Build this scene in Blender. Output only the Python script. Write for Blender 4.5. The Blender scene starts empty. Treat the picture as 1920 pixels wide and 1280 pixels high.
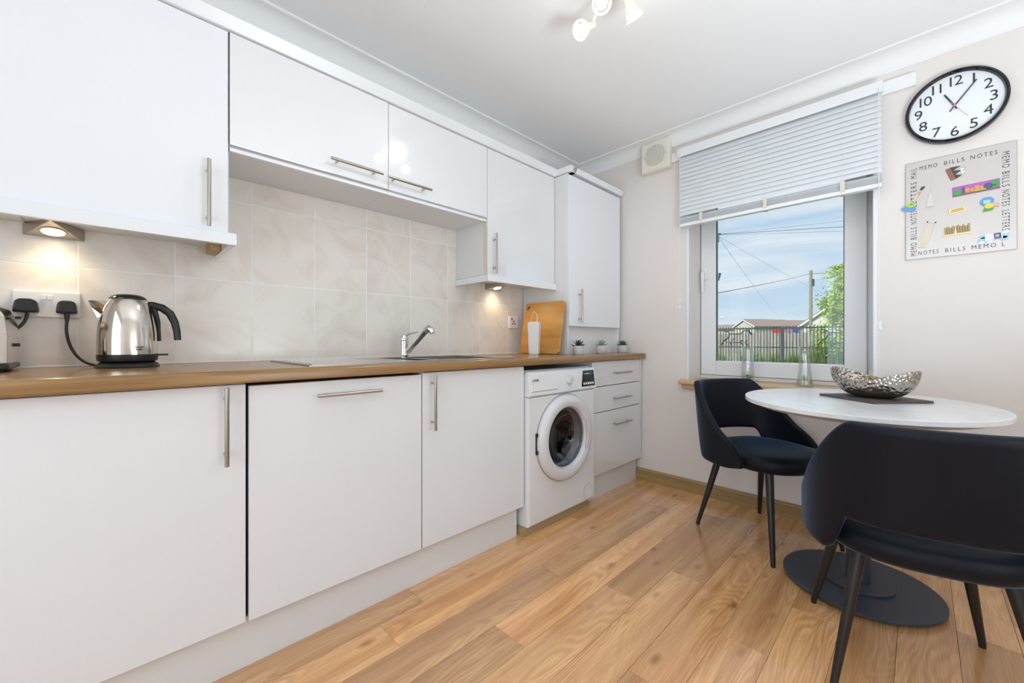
import bpy, bmesh, math, random
from mathutils import Vector, Matrix

random.seed(7)
PI = math.pi
S = bpy.context.scene
COL = S.collection

# ------------------------------------------------------------------ camera
YAW = math.radians(45.3)
FWD = Vector((math.cos(YAW), math.sin(YAW), 0))
RGT = Vector((math.sin(YAW), -math.cos(YAW), 0))
CAM = Vector((-2.74, -2.006, 1.0))
FPX = 757.0
cd = bpy.data.cameras.new('camera')
cam = bpy.data.objects.new('camera', cd)
COL.objects.link(cam)
cam.location = CAM
cam.rotation_euler = (PI / 2, 0, YAW - PI / 2)
cd.sensor_width = 36.0
cd.lens = FPX / 1920 * 36.0
cd.clip_start = 0.02
cd.clip_end = 400
S.camera = cam

# ------------------------------------------------------------------ colour
S.view_settings.view_transform = 'Standard'
S.view_settings.look = 'None'
S.view_settings.exposure = 0.45
S.view_settings.gamma = 1.0
S.view_settings.use_curve_mapping = False

# ------------------------------------------------------------------ sky
W = bpy.data.worlds.new('sky')
S.world = W
W.use_nodes = True
nt = W.node_tree
nt.nodes.clear()
def _n(t, **k):
    n = nt.nodes.new(t)
    for a, b in k.items():
        setattr(n, a, b)
    return n
tc = _n('ShaderNodeTexCoord')
sep = _n('ShaderNodeSeparateXYZ')
nt.links.new(tc.outputs['Generated'], sep.inputs[0])
ramp = _n('ShaderNodeValToRGB')
e = ramp.color_ramp.elements
e[0].position = 0.0; e[0].color = (0.60, 0.76, 0.92, 1)
e[1].position = 0.6; e[1].color = (0.42, 0.63, 0.92, 1)
nt.links.new(sep.outputs['Z'], ramp.inputs[0])
mp = _n('ShaderNodeMapping')
mp.inputs['Scale'].default_value = (2.2, 2.2, 16.0)
nt.links.new(tc.outputs['Generated'], mp.inputs[0])
nz = _n('ShaderNodeTexNoise')
nz.inputs['Scale'].default_value = 1.15
nz.inputs['Detail'].default_value = 5
nz.inputs['Distortion'].default_value = 0.6
nt.links.new(mp.outputs[0], nz.inputs['Vector'])
cr = _n('ShaderNodeValToRGB')
cr.color_ramp.elements[0].position = 0.42; cr.color_ramp.elements[0].color = (0, 0, 0, 1)
cr.color_ramp.elements[1].position = 0.60; cr.color_ramp.elements[1].color = (1, 1, 1, 1)
nt.links.new(nz.outputs['Fac'], cr.inputs[0])
mx = _n('ShaderNodeMixRGB')
mx.inputs[2].default_value = (0.80, 0.87, 0.95, 1)
nt.links.new(cr.outputs[0], mx.inputs[0])
nt.links.new(ramp.outputs[0], mx.inputs[1])
bg = _n('ShaderNodeBackground')
bg.inputs['Strength'].default_value = 0.74
nt.links.new(mx.outputs[0], bg.inputs[0])
wo = _n('ShaderNodeOutputWorld')
nt.links.new(bg.outputs[0], wo.inputs[0])

# ------------------------------------------------------------------ sun and added fill lights
def light(name, kind, loc, energy, color=(1, 1, 1), **k):
    d = bpy.data.lights.new(name, kind)
    d.energy = energy
    d.color = color
    rot = k.pop('rot', None)
    for a, b in k.items():
        setattr(d, a, b)
    o = bpy.data.objects.new(name, d)
    COL.objects.link(o)
    o.location = loc
    if rot:
        o.rotation_euler = rot
    return o
sun = light('sun', 'SUN', (-6, 2, 12), 2.6, (1.0, 0.98, 0.95), angle=math.radians(2))
sun.rotation_euler = Vector((0.75, -0.25, -0.62)).to_track_quat('-Z', 'Y').to_euler()
# added fill lights, unseen: disk aimed at the ceiling, panel at the back wall
light('ceiling_fill', 'AREA', (-1.72, -2.68, 0.78), 25.5, (0.80, 0.91, 1.0), shape='DISK', size=0.9, rot=(PI, 0, 0))
light('back_fill', 'AREA', (-4.30, -2.0, 1.25), 20, (0.74, 0.88, 1.0), shape='RECTANGLE', size=1.6, size_y=1.9, rot=(0, -PI / 2, 0))

# ------------------------------------------------------------------ materials
def nodes_of(m):
    m.use_nodes = True
    t = m.node_tree
    b = t.nodes.get('Principled BSDF')
    return t, b
def mat(name, col, rough=0.5, metal=0.0, coat=0.0, sheen=0.0, bump=0.0, bscale=200.0, spec=None, sheen_tint=None, vary=0.0, vscale=3.0, emit=None, estr=0.0, coat_rough=0.03, sheen_rough=0.4, coat_ior=1.5):
    m = bpy.data.materials.new(name)
    t, b = nodes_of(m)
    c = (col[0], col[1], col[2], 1)
    b.inputs['Base Color'].default_value = c
    b.inputs['Roughness'].default_value = rough
    b.inputs['Metallic'].default_value = metal
    b.inputs['Coat Weight'].default_value = coat
    b.inputs['Coat Roughness'].default_value = coat_rough
    b.inputs['Coat IOR'].default_value = coat_ior
    if sheen:
        b.inputs['Sheen Weight'].default_value = sheen
        b.inputs['Sheen Roughness'].default_value = sheen_rough
        if sheen_tint:
            b.inputs['Sheen Tint'].default_value = (*sheen_tint, 1)
    if spec is not None:
        b.inputs['Specular IOR Level'].default_value = spec
    if emit:
        b.inputs['Emission Color'].default_value = (*emit, 1)
        b.inputs['Emission Strength'].default_value = estr
    tcn = t.nodes.new('ShaderNodeTexCoord')
    n = t.nodes.new('ShaderNodeTexNoise')
    n.inputs['Scale'].default_value = vscale
    n.inputs['Detail'].default_value = 4
    t.links.new(tcn.outputs['Object'], n.inputs['Vector'])
    mxn = t.nodes.new('ShaderNodeMixRGB')
    v = max(vary, 0.015)
    mxn.inputs[1].default_value = (col[0] * (1 - v), col[1] * (1 - v), col[2] * (1 - v), 1)
    mxn.inputs[2].default_value = (min(1, col[0] * (1 + v)), min(1, col[1] * (1 + v)), min(1, col[2] * (1 + v)), 1)
    t.links.new(n.outputs['Fac'], mxn.inputs[0])
    t.links.new(mxn.outputs[0], b.inputs['Base Color'])
    if bump:
        n2 = t.nodes.new('ShaderNodeTexNoise')
        n2.inputs['Scale'].default_value = bscale
        n2.inputs['Detail'].default_value = 2
        t.links.new(tcn.outputs['Object'], n2.inputs['Vector'])
        bp = t.nodes.new('ShaderNodeBump')
        bp.inputs['Strength'].default_value = bump
        bp.inputs['Distance'].default_value = 0.002
        t.links.new(n2.outputs['Fac'], bp.inputs['Height'])
        t.links.new(bp.outputs[0], b.inputs['Normal'])
    return m

def wood(name, dark, light_, axis=0, stretch=7.0, bands=34.0, scale=1.2, rough=0.35, coat=0.0, tint=False, fibre=0.35, contrast=1.0, knots=0.0):
    """Wood grain running along one axis: contour lines of stretched noise plus fine fibres."""
    m = bpy.data.materials.new(name)
    t, b = nodes_of(m)
    L = t.links.new
    tcn = t.nodes.new('ShaderNodeTexCoord')
    mp = t.nodes.new('ShaderNodeMapping')
    s = [stretch * scale] * 3
    s[axis] = scale
    mp.inputs['Scale'].default_value = s
    add = t.nodes.new('ShaderNodeVectorMath'); add.operation = 'ADD'
    oi = t.nodes.new('ShaderNodeObjectInfo')
    mul = t.nodes.new('ShaderNodeMath'); mul.operation = 'MULTIPLY'; mul.inputs[1].default_value = 40.0
    L(oi.outputs['Random'], mul.inputs[0])
    L(tcn.outputs['Object'], mp.inputs[0])
    L(mp.outputs[0], add.inputs[0])
    L(mul.outputs[0], add.inputs[1])
    n = t.nodes.new('ShaderNodeTexNoise')
    n.inputs['Scale'].default_value = 1.0
    n.inputs['Detail'].default_value = 1.5
    n.inputs['Roughness'].default_value = 0.45
    n.inputs['Distortion'].default_value = 0.5
    L(add.outputs[0], n.inputs['Vector'])
    m1 = t.nodes.new('ShaderNodeMath'); m1.operation = 'MULTIPLY'; m1.inputs[1].default_value = bands * 3
    L(n.outputs['Fac'], m1.inputs[0])
    sn = t.nodes.new('ShaderNodeMath'); sn.operation = 'SINE'
    L(m1.outputs[0], sn.inputs[0])
    mr = t.nodes.new('ShaderNodeMapRange')
    mr.inputs['From Min'].default_value = -1
    mr.inputs['From Max'].default_value = 1
    L(sn.outputs[0], mr.inputs[0])
    # fine fibres
    mp2 = t.nodes.new('ShaderNodeMapping')
    s2 = [260.0] * 3
    s2[axis] = 9.0
    mp2.inputs['Scale'].default_value = s2
    L(tcn.outputs['Object'], mp2.inputs[0])
    n2 = t.nodes.new('ShaderNodeTexNoise')
    n2.inputs['Scale'].default_value = 1.0
    n2.inputs['Detail'].default_value = 3
    L(mp2.outputs[0], n2.inputs['Vector'])
    # broad tone
    mp3 = t.nodes.new('ShaderNodeMapping')
    s3 = [5.0] * 3
    s3[axis] = 1.1
    mp3.inputs['Scale'].default_value = s3
    L(add.outputs[0], mp3.inputs[0])
    n3 = t.nodes.new('ShaderNodeTexNoise')
    n3.inputs['Scale'].default_value = 0.5
    n3.inputs['Detail'].default_value = 2
    L(mp3.outputs[0], n3.inputs['Vector'])
    a1 = t.nodes.new('ShaderNodeMath'); a1.operation = 'MULTIPLY'; a1.inputs[1].default_value = 0.30 * contrast
    n4 = t.nodes.new('ShaderNodeTexNoise')
    n4.inputs['Scale'].default_value = 0.9
    n4.inputs['Detail'].default_value = 1
    L(add.outputs[0], n4.inputs['Vector'])
    r4 = t.nodes.new('ShaderNodeMapRange')
    r4.inputs['From Min'].default_value = 0.38
    r4.inputs['From Max'].default_value = 0.66
    L(n4.outputs['Fac'], r4.inputs[0])
    m4 = t.nodes.new('ShaderNodeMath'); m4.operation = 'MULTIPLY'
    L(mr.outputs[0], m4.inputs[0]); L(r4.outputs[0], m4.inputs[1])
    L(m4.outputs[0], a1.inputs[0])
    a2 = t.nodes.new('ShaderNodeMath'); a2.operation = 'MULTIPLY_ADD'; a2.inputs[1].default_value = fibre
    L(n2.outputs['Fac'], a2.inputs[0]); L(a1.outputs[0], a2.inputs[2])
    a3 = t.nodes.new('ShaderNodeMath'); a3.operation = 'MULTIPLY_ADD'; a3.inputs[1].default_value = 0.75
    L(n3.outputs['Fac'], a3.inputs[0]); L(a2.outputs[0], a3.inputs[2])
    r = t.nodes.new('ShaderNodeValToRGB')
    r.color_ramp.elements[0].position = 0.30; r.color_ramp.elements[0].color = (*dark, 1)
    r.color_ramp.elements[1].position = 0.95; r.color_ramp.elements[1].color = (*light_, 1)
    L(a3.outputs[0], r.inputs[0])
    out = r.outputs[0]
    if knots:
        mpk = t.nodes.new('ShaderNodeMapping')
        sk = [13.0] * 3; sk[axis] = 3.2
        mpk.inputs['Scale'].default_value = sk
        L(add.outputs[0], mpk.inputs[0])
        ak = t.nodes.new('ShaderNodeVectorMath'); ak.operation = 'ADD'
        mk = t.nodes.new('ShaderNodeMapping')
        sk2 = [9.0] * 3; sk2[axis] = 4.0
        mk.inputs['Scale'].default_value = sk2
        L(tcn.outputs['Object'], mk.inputs[0])
        L(mk.outputs[0], ak.inputs[0]); L(mul.outputs[0], ak.inputs[1])
        vo = t.nodes.new('ShaderNodeTexVoronoi')
        vo.inputs['Scale'].default_value = 1.0
        L(ak.outputs[0], vo.inputs['Vector'])
        rk = t.nodes.new('ShaderNodeValToRGB')
        rk.color_ramp.elements[0].position = 0.03; rk.color_ramp.elements[0].color = (0.35, 0.25, 0.20, 1)
        rk.color_ramp.elements[1].position = 0.16; rk.color_ramp.elements[1].color = (1, 1, 1, 1)
        L(vo.outputs['Distance'], rk.inputs[0])
        mm = t.nodes.new('ShaderNodeMixRGB'); mm.blend_type = 'MULTIPLY'; mm.inputs[0].default_value = knots
        L(out, mm.inputs[1]); L(rk.outputs[0], mm.inputs[2])
        out = mm.outputs[0]
    if tint:
        mm = t.nodes.new('ShaderNodeMixRGB'); mm.blend_type = 'MULTIPLY'; mm.inputs[0].default_value = 1
        L(out, mm.inputs[1]); L(oi.outputs['Color'], mm.inputs[2])
        out = mm.outputs[0]
    L(out, b.inputs['Base Color'])
    b.inputs['Roughness'].default_value = rough
    b.inputs['Coat Weight'].default_value = coat
    b.inputs['Coat Roughness'].default_value = 0.16
    bp = t.nodes.new('ShaderNodeBump')
    bp.inputs['Strength'].default_value = 0.12
    bp.inputs['Distance'].default_value = 0.001
    L(n2.outputs['Fac'], bp.inputs['Height'])
    L(bp.outputs[0], b.inputs['Normal'])
    return m

def tile_mat():
    m = bpy.data.materials.new('beige_marble_tile')
    t, b = nodes_of(m)
    L = t.links.new
    tcn = t.nodes.new('ShaderNodeTexCoord')
    oi = t.nodes.new('ShaderNodeObjectInfo')
    mul = t.nodes.new('ShaderNodeMath'); mul.operation = 'MULTIPLY'; mul.inputs[1].default_value = 30
    L(oi.outputs['Random'], mul.inputs[0])
    add = t.nodes.new('ShaderNodeVectorMath'); add.operation = 'ADD'
    L(tcn.outputs['Object'], add.inputs[0]); L(mul.outputs[0], add.inputs[1])
    n = t.nodes.new('ShaderNodeTexNoise')
    n.inputs['Scale'].default_value = 5.0
    n.inputs['Detail'].default_value = 7
    n.inputs['Roughness'].default_value = 0.62
    n.inputs['Distortion'].default_value = 1.2
    L(add.outputs[0], n.inputs['Vector'])
    r = t.nodes.new('ShaderNodeValToRGB')
    r.color_ramp.elements[0].position = 0.30; r.color_ramp.elements[0].color = (0.73, 0.665, 0.59, 1)
    r.color_ramp.elements[1].position = 0.56; r.color_ramp.elements[1].color = (0.825, 0.775, 0.715, 1)
    L(n.outputs['Fac'], r.inputs[0])
    L(r.outputs[0], b.inputs['Base Color'])
    b.inputs['Roughness'].default_value = 0.12
    return m

def slat_mat():
    m = bpy.data.materials.new('white_slat')
    t, b = nodes_of(m)
    b.inputs['Base Color'].default_value = (0.93, 0.945, 0.96, 1)
    b.inputs['Roughness'].default_value = 0.4
    tl = t.nodes.new('ShaderNodeBsdfTranslucent'); tl.inputs[0].default_value = (0.90, 0.93, 0.96, 1)
    mxs = t.nodes.new('ShaderNodeMixShader'); mxs.inputs[0].default_value = 0.30
    o = t.nodes.get('Material Output')
    t.links.new(b.outputs[0], mxs.inputs[1]); t.links.new(tl.outputs[0], mxs.inputs[2])
    t.links.new(mxs.outputs[0], o.inputs[0])
    return m

def marble_mat():
    m = bpy.data.materials.new('white_marble')
    t, b = nodes_of(m)
    L = t.links.new
    tcn = t.nodes.new('ShaderNodeTexCoord')
    n = t.nodes.new('ShaderNodeTexNoise')
    n.inputs['Scale'].default_value = 3.2
    n.inputs['Detail'].default_value = 6
    n.inputs['Distortion'].default_value = 2.0
    L(tcn.outputs['Object'], n.inputs['Vector'])
    r = t.nodes.new('ShaderNodeValToRGB')
    els = r.color_ramp.elements
    els[0].position = 0.42; els[0].color = (0.86, 0.87, 0.88, 1)
    els[1].position = 0.56; els[1].color = (0.86, 0.87, 0.88, 1)
    x = els.new(0.49); x.color = (0.80, 0.81, 0.83, 1)
    L(n.outputs['Fac'], r.inputs[0])
    L(r.outputs[0], b.inputs['Base Color'])
    b.inputs['Roughness'].default_value = 0.22
    return m

def glass_mat(name, tint=(1, 1, 1), refl=1.0):
    m = bpy.data.materials.new(name)
    m.use_nodes = True
    t = m.node_tree
    t.nodes.clear()
    o = t.nodes.new('ShaderNodeOutputMaterial')
    tr = t.nodes.new('ShaderNodeBsdfTransparent'); tr.inputs[0].default_value = (*tint, 1)
    gl = t.nodes.new('ShaderNodeBsdfGlossy'); gl.inputs['Roughness'].default_value = 0.0
    fr = t.nodes.new('ShaderNodeLayerWeight'); fr.inputs['Blend'].default_value = 0.5
    pw = t.nodes.new('ShaderNodeMath'); pw.operation = 'POWER'; pw.inputs[1].default_value = 3.5
    t.links.new(fr.outputs['Facing'], pw.inputs[0])
    mu = t.nodes.new('ShaderNodeMath'); mu.operation = 'MULTIPLY_ADD'; mu.inputs[1].default_value = 0.7 * refl; mu.inputs[2].default_value = 0.055 * refl
    t.links.new(pw.outputs[0], mu.inputs[0])
    mxs = t.nodes.new('ShaderNodeMixShader')
    t.links.new(mu.outputs[0], mxs.inputs[0])
    t.links.new(tr.outputs[0], mxs.inputs[1])
    t.links.new(gl.outputs[0], mxs.inputs[2])
    t.links.new(mxs.outputs[0], o.inputs[0])
    return m

def solid_glass(name, col=(1, 1, 1)):
    m = bpy.data.materials.new(name)
    t, b = nodes_of(m)
    b.inputs['Base Color'].default_value = (*col, 1)
    b.inputs['Roughness'].default_value = 0.01
    b.inputs['Transmission Weight'].default_value = 1.0
    b.inputs['IOR'].default_value = 1.3
    return m

def hammered_mat():
    m = bpy.data.materials.new('hammered_silver')
    t, b = nodes_of(m)
    L = t.links.new
    b.inputs['Base Color'].default_value = (0.46, 0.42, 0.38, 1)
    b.inputs['Metallic'].default_value = 1
    b.inputs['Roughness'].default_value = 0.14
    tcn = t.nodes.new('ShaderNodeTexCoord')
    vo = t.nodes.new('ShaderNodeTexVoronoi')
    vo.inputs['Scale'].default_value = 75
    L(tcn.outputs['Object'], vo.inputs['Vector'])
    bp = t.nodes.new('ShaderNodeBump')
    bp.inputs['Strength'].default_value = 1.0
    bp.inputs['Distance'].default_value = 0.0055
    L(vo.outputs['Distance'], bp.inputs['Height'])
    L(bp.outputs[0], b.inputs['Normal'])
    return m

def brushed_mat(name, col, rough=0.32, axis=0, strength=0.15):
    m = bpy.data.materials.new(name)
    t, b = nodes_of(m)
    L = t.links.new
    b.inputs['Base Color'].default_value = (*col, 1)
    b.inputs['Metallic'].default_value = 1
    b.inputs['Roughness'].default_value = rough
    tcn = t.nodes.new('ShaderNodeTexCoord')
    mp = t.nodes.new('ShaderNodeMapping')
    s = [900.0] * 3; s[axis] = 8.0
    mp.inputs['Scale'].default_value = s
    L(tcn.outputs['Object'], mp.inputs[0])
    n = t.nodes.new('ShaderNodeTexNoise')
    n.inputs['Scale'].default_value = 1
    L(mp.outputs[0], n.inputs['Vector'])
    bp = t.nodes.new('ShaderNodeBump')
    bp.inputs['Strength'].default_value = strength
    bp.inputs['Distance'].default_value = 0.0005
    L(n.outputs['Fac'], bp.inputs['Height'])
    L(bp.outputs[0], b.inputs['Normal'])
    return m

def ribbed_pot_mat():
    """White glazed pot with a printed grey pattern of short dashes in rows."""
    m = bpy.data.materials.new('patterned_pot')
    t, b = nodes_of(m)
    L = t.links.new
    tcn = t.nodes.new('ShaderNodeTexCoord')
    sp = t.nodes.new('ShaderNodeSeparateXYZ')
    L(tcn.outputs['Object'], sp.inputs[0])
    at = t.nodes.new('ShaderNodeMath'); at.operation = 'ARCTAN2'
    L(sp.outputs['Y'], at.inputs[0]); L(sp.outputs['X'], at.inputs[1])
    cb = t.nodes.new('ShaderNodeCombineXYZ')
    ma = t.nodes.new('ShaderNodeMath'); ma.operation = 'MULTIPLY'; ma.inputs[1].default_value = 6.0
    L(at.outputs[0], ma.inputs[0])
    mz = t.nodes.new('ShaderNodeMath'); mz.operation = 'MULTIPLY'; mz.inputs[1].default_value = 120.0
    L(sp.outputs['Z'], mz.inputs[0])
    L(ma.outputs[0], cb.inputs[0]); L(mz.outputs[0], cb.inputs[1])
    ck = t.nodes.new('ShaderNodeTexChecker')
    ck.inputs['Scale'].default_value = 1.0
    ck.inputs['Color1'].default_value = (0.85, 0.84, 0.83, 1)
    ck.inputs['Color2'].default_value = (0.33, 0.33, 0.35, 1)
    L(cb.outputs[0], ck.inputs['Vector'])
    L(ck.outputs['Color'], b.inputs['Base Color'])
    b.inputs['Roughness'].default_value = 0.5
    return m

M = dict(
    wall=mat('warm_beige_paint', (0.81, 0.755, 0.715), 0.85, bump=0.05, bscale=350),
    ceiling=mat('white_ceiling_paint', (0.92, 0.92, 0.92), 0.9),
    cove=mat('white_coving_paint', (0.88, 0.88, 0.87), 0.7),
    gloss=mat('white_gloss_door', (0.81, 0.825, 0.84), 0.12, coat=1.0, coat_rough=0.015, coat_ior=1.9),
    satin=mat('white_satin_door', (0.84, 0.86, 0.89), 0.28),
    carcass=mat('white_melamine', (0.80, 0.80, 0.80), 0.40),
    carcass_edge=mat('cream_edging', (0.74, 0.68, 0.55), 0.45),
    darkgap=mat('dark_gap', (0.05, 0.04, 0.035), 0.8),
    grout=mat('white_grout', (0.92, 0.91, 0.90), 0.8),
    tile=tile_mat(),
    worktop=wood('walnut_worktop', (0.20, 0.10, 0.032), (0.52, 0.31, 0.125), 0, 14.0, 9.0, 0.9, rough=0.22, fibre=0.25, contrast=0.7),
    skirting=wood('oak_skirting', (0.30, 0.19, 0.07), (0.48, 0.32, 0.14), 1, 12.0, 6.0, 0.9, rough=0.4),
    kick=wood('oak_kick_strip', (0.34, 0.25, 0.12), (0.50, 0.38, 0.20), 0, 12.0, 6.0, 0.9, rough=0.45),
    sill=wood('pine_sill', (0.50, 0.33, 0.16), (0.72, 0.52, 0.30), 1, 12.0, 6.0, 0.9, rough=0.35),
    plank=wood('oak_plank', (0.44, 0.172, 0.050), (1.0, 0.59, 0.272), 0, 6.0, 42.0, 1.35, rough=0.25, coat=1.0, tint=True, fibre=0.46, contrast=0.62, knots=0.75),
    underfloor=mat('plank_joint', (0.10, 0.06, 0.03), 0.8),
    bamboo=wood('bamboo', (0.50, 0.22, 0.045), (0.72, 0.38, 0.10), 1, 8.0, 6.0, 1.0, rough=0.4, fibre=0.3),
    rawwood=wood('raw_wood_block', (0.40, 0.26, 0.11), (0.60, 0.42, 0.20), 0, 8.0, 6.0, 1.5, rough=0.6),
    steel=brushed_mat('brushed_steel', (0.47, 0.43, 0.37), 0.28, 2),
    kettle=brushed_mat('polished_steel', (0.66, 0.62, 0.57), 0.10, 2, 0.05),
    chrome=mat('chrome', (0.70, 0.70, 0.71), 0.06, metal=1.0),
    sink=brushed_mat('sink_steel', (0.50, 0.48, 0.45), 0.28, 0),
    board=brushed_mat('memo_steel', (0.56, 0.525, 0.50), 0.38, 1),
    blackplastic=mat('black_plastic', (0.012, 0.012, 0.013), 0.35),
    blackgloss=mat('black_gloss', (0.010, 0.011, 0.014), 0.08),
    blackmetal=mat('black_powder_metal', (0.018, 0.020, 0.025), 0.5),
    blackwood=mat('black_leg', (0.012, 0.011, 0.012), 0.38),
    tablebase=mat('dark_grey_metal', (0.042, 0.054, 0.075), 0.40),
    velvet=mat('navy_velvet', (0.004, 0.0055, 0.011), 0.50, sheen=0.28, sheen_tint=(0.30, 0.56, 1.0), spec=0.22, vary=0.25, vscale=9, bump=0.05, bscale=500, sheen_rough=0.32),  # blue sheen tint stands in for window light on the dark cloth
    whiteplastic=mat('white_plastic', (0.84, 0.84, 0.85), 0.30),
    creamplastic=mat('aged_cream_plastic', (0.84, 0.80, 0.68), 0.5, vary=0.10, vscale=12),
    greyplastic=mat('grey_plastic', (0.42, 0.41, 0.40), 0.5),
    appliance=mat('white_enamel', (0.84, 0.85, 0.87), 0.16),
    ring=mat('grey_white_plastic', (0.74, 0.75, 0.77), 0.22),
    drum=mat('drum_steel', (0.30, 0.31, 0.33), 0.25, metal=1.0),
    porthole=glass_mat('porthole_glass', (0.55, 0.58, 0.62), 1.3),
    pane=glass_mat('window_pane', (0.97, 0.985, 0.98), 0.6),
    vase=glass_mat('vase_glass', (0.965, 0.975, 0.975), 2.4),
    green_glass=mat('green_glass_beads', (0.08, 0.55, 0.14), 0.1, emit=None),
    upvc=mat('white_upvc', (0.83, 0.84, 0.86), 0.28),
    upvc_shade=mat('cream_upvc', (0.74, 0.70, 0.64), 0.4),
    gasket=mat('dark_gasket', (0.04, 0.05, 0.06), 0.5),
    blind=mat('white_blind_rail', (0.84, 0.85, 0.86), 0.35), slat=slat_mat(),
    tape=mat('ladder_tape', (0.72, 0.66, 0.58), 0.8),
    marble=marble_mat(),
    tableedge=mat('table_edge', (0.74, 0.73, 0.71), 0.35),
    slate=mat('black_slate', (0.085, 0.075, 0.068), 0.55, vary=0.3, vscale=30, bump=0.3, bscale=80),
    hammered=hammered_mat(),
    clockface=mat('clock_face', (0.84, 0.86, 0.88), 0.5),
    numeral=mat('dark_print', (0.03, 0.035, 0.04), 0.5),
    pink=mat('pink_second_hand', (0.65, 0.25, 0.35), 0.4),
    bulb=mat('lit_bulb', (1, 1, 1), 0.3, emit=(1.0, 0.95, 0.86), estr=3.0),
    ledlens=mat('lit_lens', (1, 1, 1), 0.3, emit=(1.0, 0.86, 0.62), estr=12.0),
    creammetal=mat('cream_enamel', (0.82, 0.78, 0.66), 0.35),
    pot=ribbed_pot_mat(),
    soil=mat('dark_soil', (0.03, 0.022, 0.018), 0.9),
    succ_dark=mat('dark_green_leaf', (0.028, 0.075, 0.045), 0.45, vary=0.3, vscale=60),
    succ_pale=mat('pale_grey_green_leaf', (0.30, 0.42, 0.36), 0.5, vary=0.3, vscale=60),
    succ_mid=mat('mid_green_leaf', (0.06, 0.16, 0.06), 0.45, vary=0.3, vscale=60),
    paper=mat('white_holder', (0.82, 0.82, 0.81), 0.45),
    red=mat('red_switch', (0.6, 0.03, 0.02), 0.4),
    potpourri=mat('dried_petals', (0.42, 0.33, 0.10), 0.8, vary=0.5, vscale=60),
)

# ------------------------------------------------------------------ geometry helpers
def newbm():
    return bmesh.new()
def box(bm, lo, hi, bevel=0.0, seg=2, mat_index=0):
    lo = [min(a, b) for a, b in zip(lo, hi)], [max(a, b) for a, b in zip(lo, hi)]
    lo, hi = lo
    tb = bmesh.new()
    v = [tb.verts.new((x, y, z)) for z in (lo[2], hi[2]) for y in (lo[1], hi[1]) for x in (lo[0], hi[0])]
    for f in ((0, 2, 3, 1), (4, 5, 7, 6), (0, 1, 5, 4), (2, 6, 7, 3), (0, 4, 6, 2), (1, 3, 7, 5)):
        tb.faces.new([v[i] for i in f])
    if bevel > 0:
        bmesh.ops.bevel(tb, geom=list(tb.edges), offset=bevel, segments=seg, profile=0.5, affect='EDGES')
    merge(bm, tb)
def merge(bm, tb, mtx=None):
    if mtx is not None:
        bmesh.ops.transform(tb, matrix=mtx, verts=tb.verts)
    me = bpy.data.meshes.new('tmp')
    tb.to_mesh(me); tb.free()
    bm.from_mesh(me)
    bpy.data.meshes.remove(me)
def tube(bm, pts, r, n=10, cap=True, scale_y=1.0):
    """Round tube along points; r is a number or one per point."""
    pts = [Vector(p) for p in pts]
    rs = r if isinstance(r, (list, tuple)) else [r] * len(pts)
    rings = []
    up = None
    for i, p in enumerate(pts):
        a = pts[max(i - 1, 0)]; b = pts[min(i + 1, len(pts) - 1)]
        d = (b - a).normalized()
        if up is None:
            up = Vector((0, 0, 1)) if abs(d.z) < 0.95 else Vector((1, 0, 0))
        s = d.cross(up)
        if s.length < 1e-5:
            s = d.cross(Vector((0, 1, 0)))
        s.normalize()
        u = s.cross(d).normalized()
        up = u
        rings.append([bm.verts.new(p + (s * math.cos(2 * PI * k / n) + u * scale_y * math.sin(2 * PI * k / n)) * rs[i]) for k in range(n)])
    for a, b in zip(rings, rings[1:]):
        for k in range(n):
            bm.faces.new((a[k], a[(k + 1) % n], b[(k + 1) % n], b[k]))
    if cap:
        bm.faces.new(rings[0]); bm.faces.new(rings[-1][::-1])
def lathe(bm, prof, n=32, centre=(0, 0, 0), sx=1.0, sy=1.0, power=2.0):
    """Revolve (r, z) profile about z; power > 2 gives a superellipse plan."""
    cx, cy, cz = centre
    rings = []
    for r, z in prof:
        if r < 1e-6:
            rings.append([bm.verts.new((cx, cy, cz + z))])
        else:
            ring = []
            for k in range(n):
                a = 2 * PI * k / n
                c, s = math.cos(a), math.sin(a)
                ex = 2.0 / power
                ring.append(bm.verts.new((cx + sx * r * math.copysign(abs(c) ** ex, c), cy + sy * r * math.copysign(abs(s) ** ex, s), cz + z)))
            rings.append(ring)
    for a, b in zip(rings, rings[1:]):
        if len(a) == 1 and len(b) == 1:
            continue
        for k in range(n):
            k2 = (k + 1) % n
            if len(a) == 1:
                bm.faces.new((a[0], b[k2], b[k]))
            elif len(b) == 1:
                bm.faces.new((a[k], a[k2], b[0]))
            else:
                bm.faces.new((a[k], a[k2], b[k2], b[k]))
def prism(bm, outline, vec, bevel=0.0):
    """Extrude a 3D polygon by a vector."""
    tb = bmesh.new()
    vec = Vector(vec)
    a = [tb.verts.new(Vector(p)) for p in outline]
    b = [tb.verts.new(Vector(p) + vec) for p in outline]
    n = len(a)
    tb.faces.new(a); tb.faces.new(b[::-1])
    for i in range(n):
        tb.faces.new((a[i], b[i], b[(i + 1) % n], a[(i + 1) % n]))
    bmesh.ops.recalc_face_normals(tb, faces=tb.faces)
    if bevel > 0:
        bmesh.ops.bevel(tb, geom=list(tb.edges), offset=bevel, segments=2, profile=0.5, affect='EDGES')
    merge(bm, tb)
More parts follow.
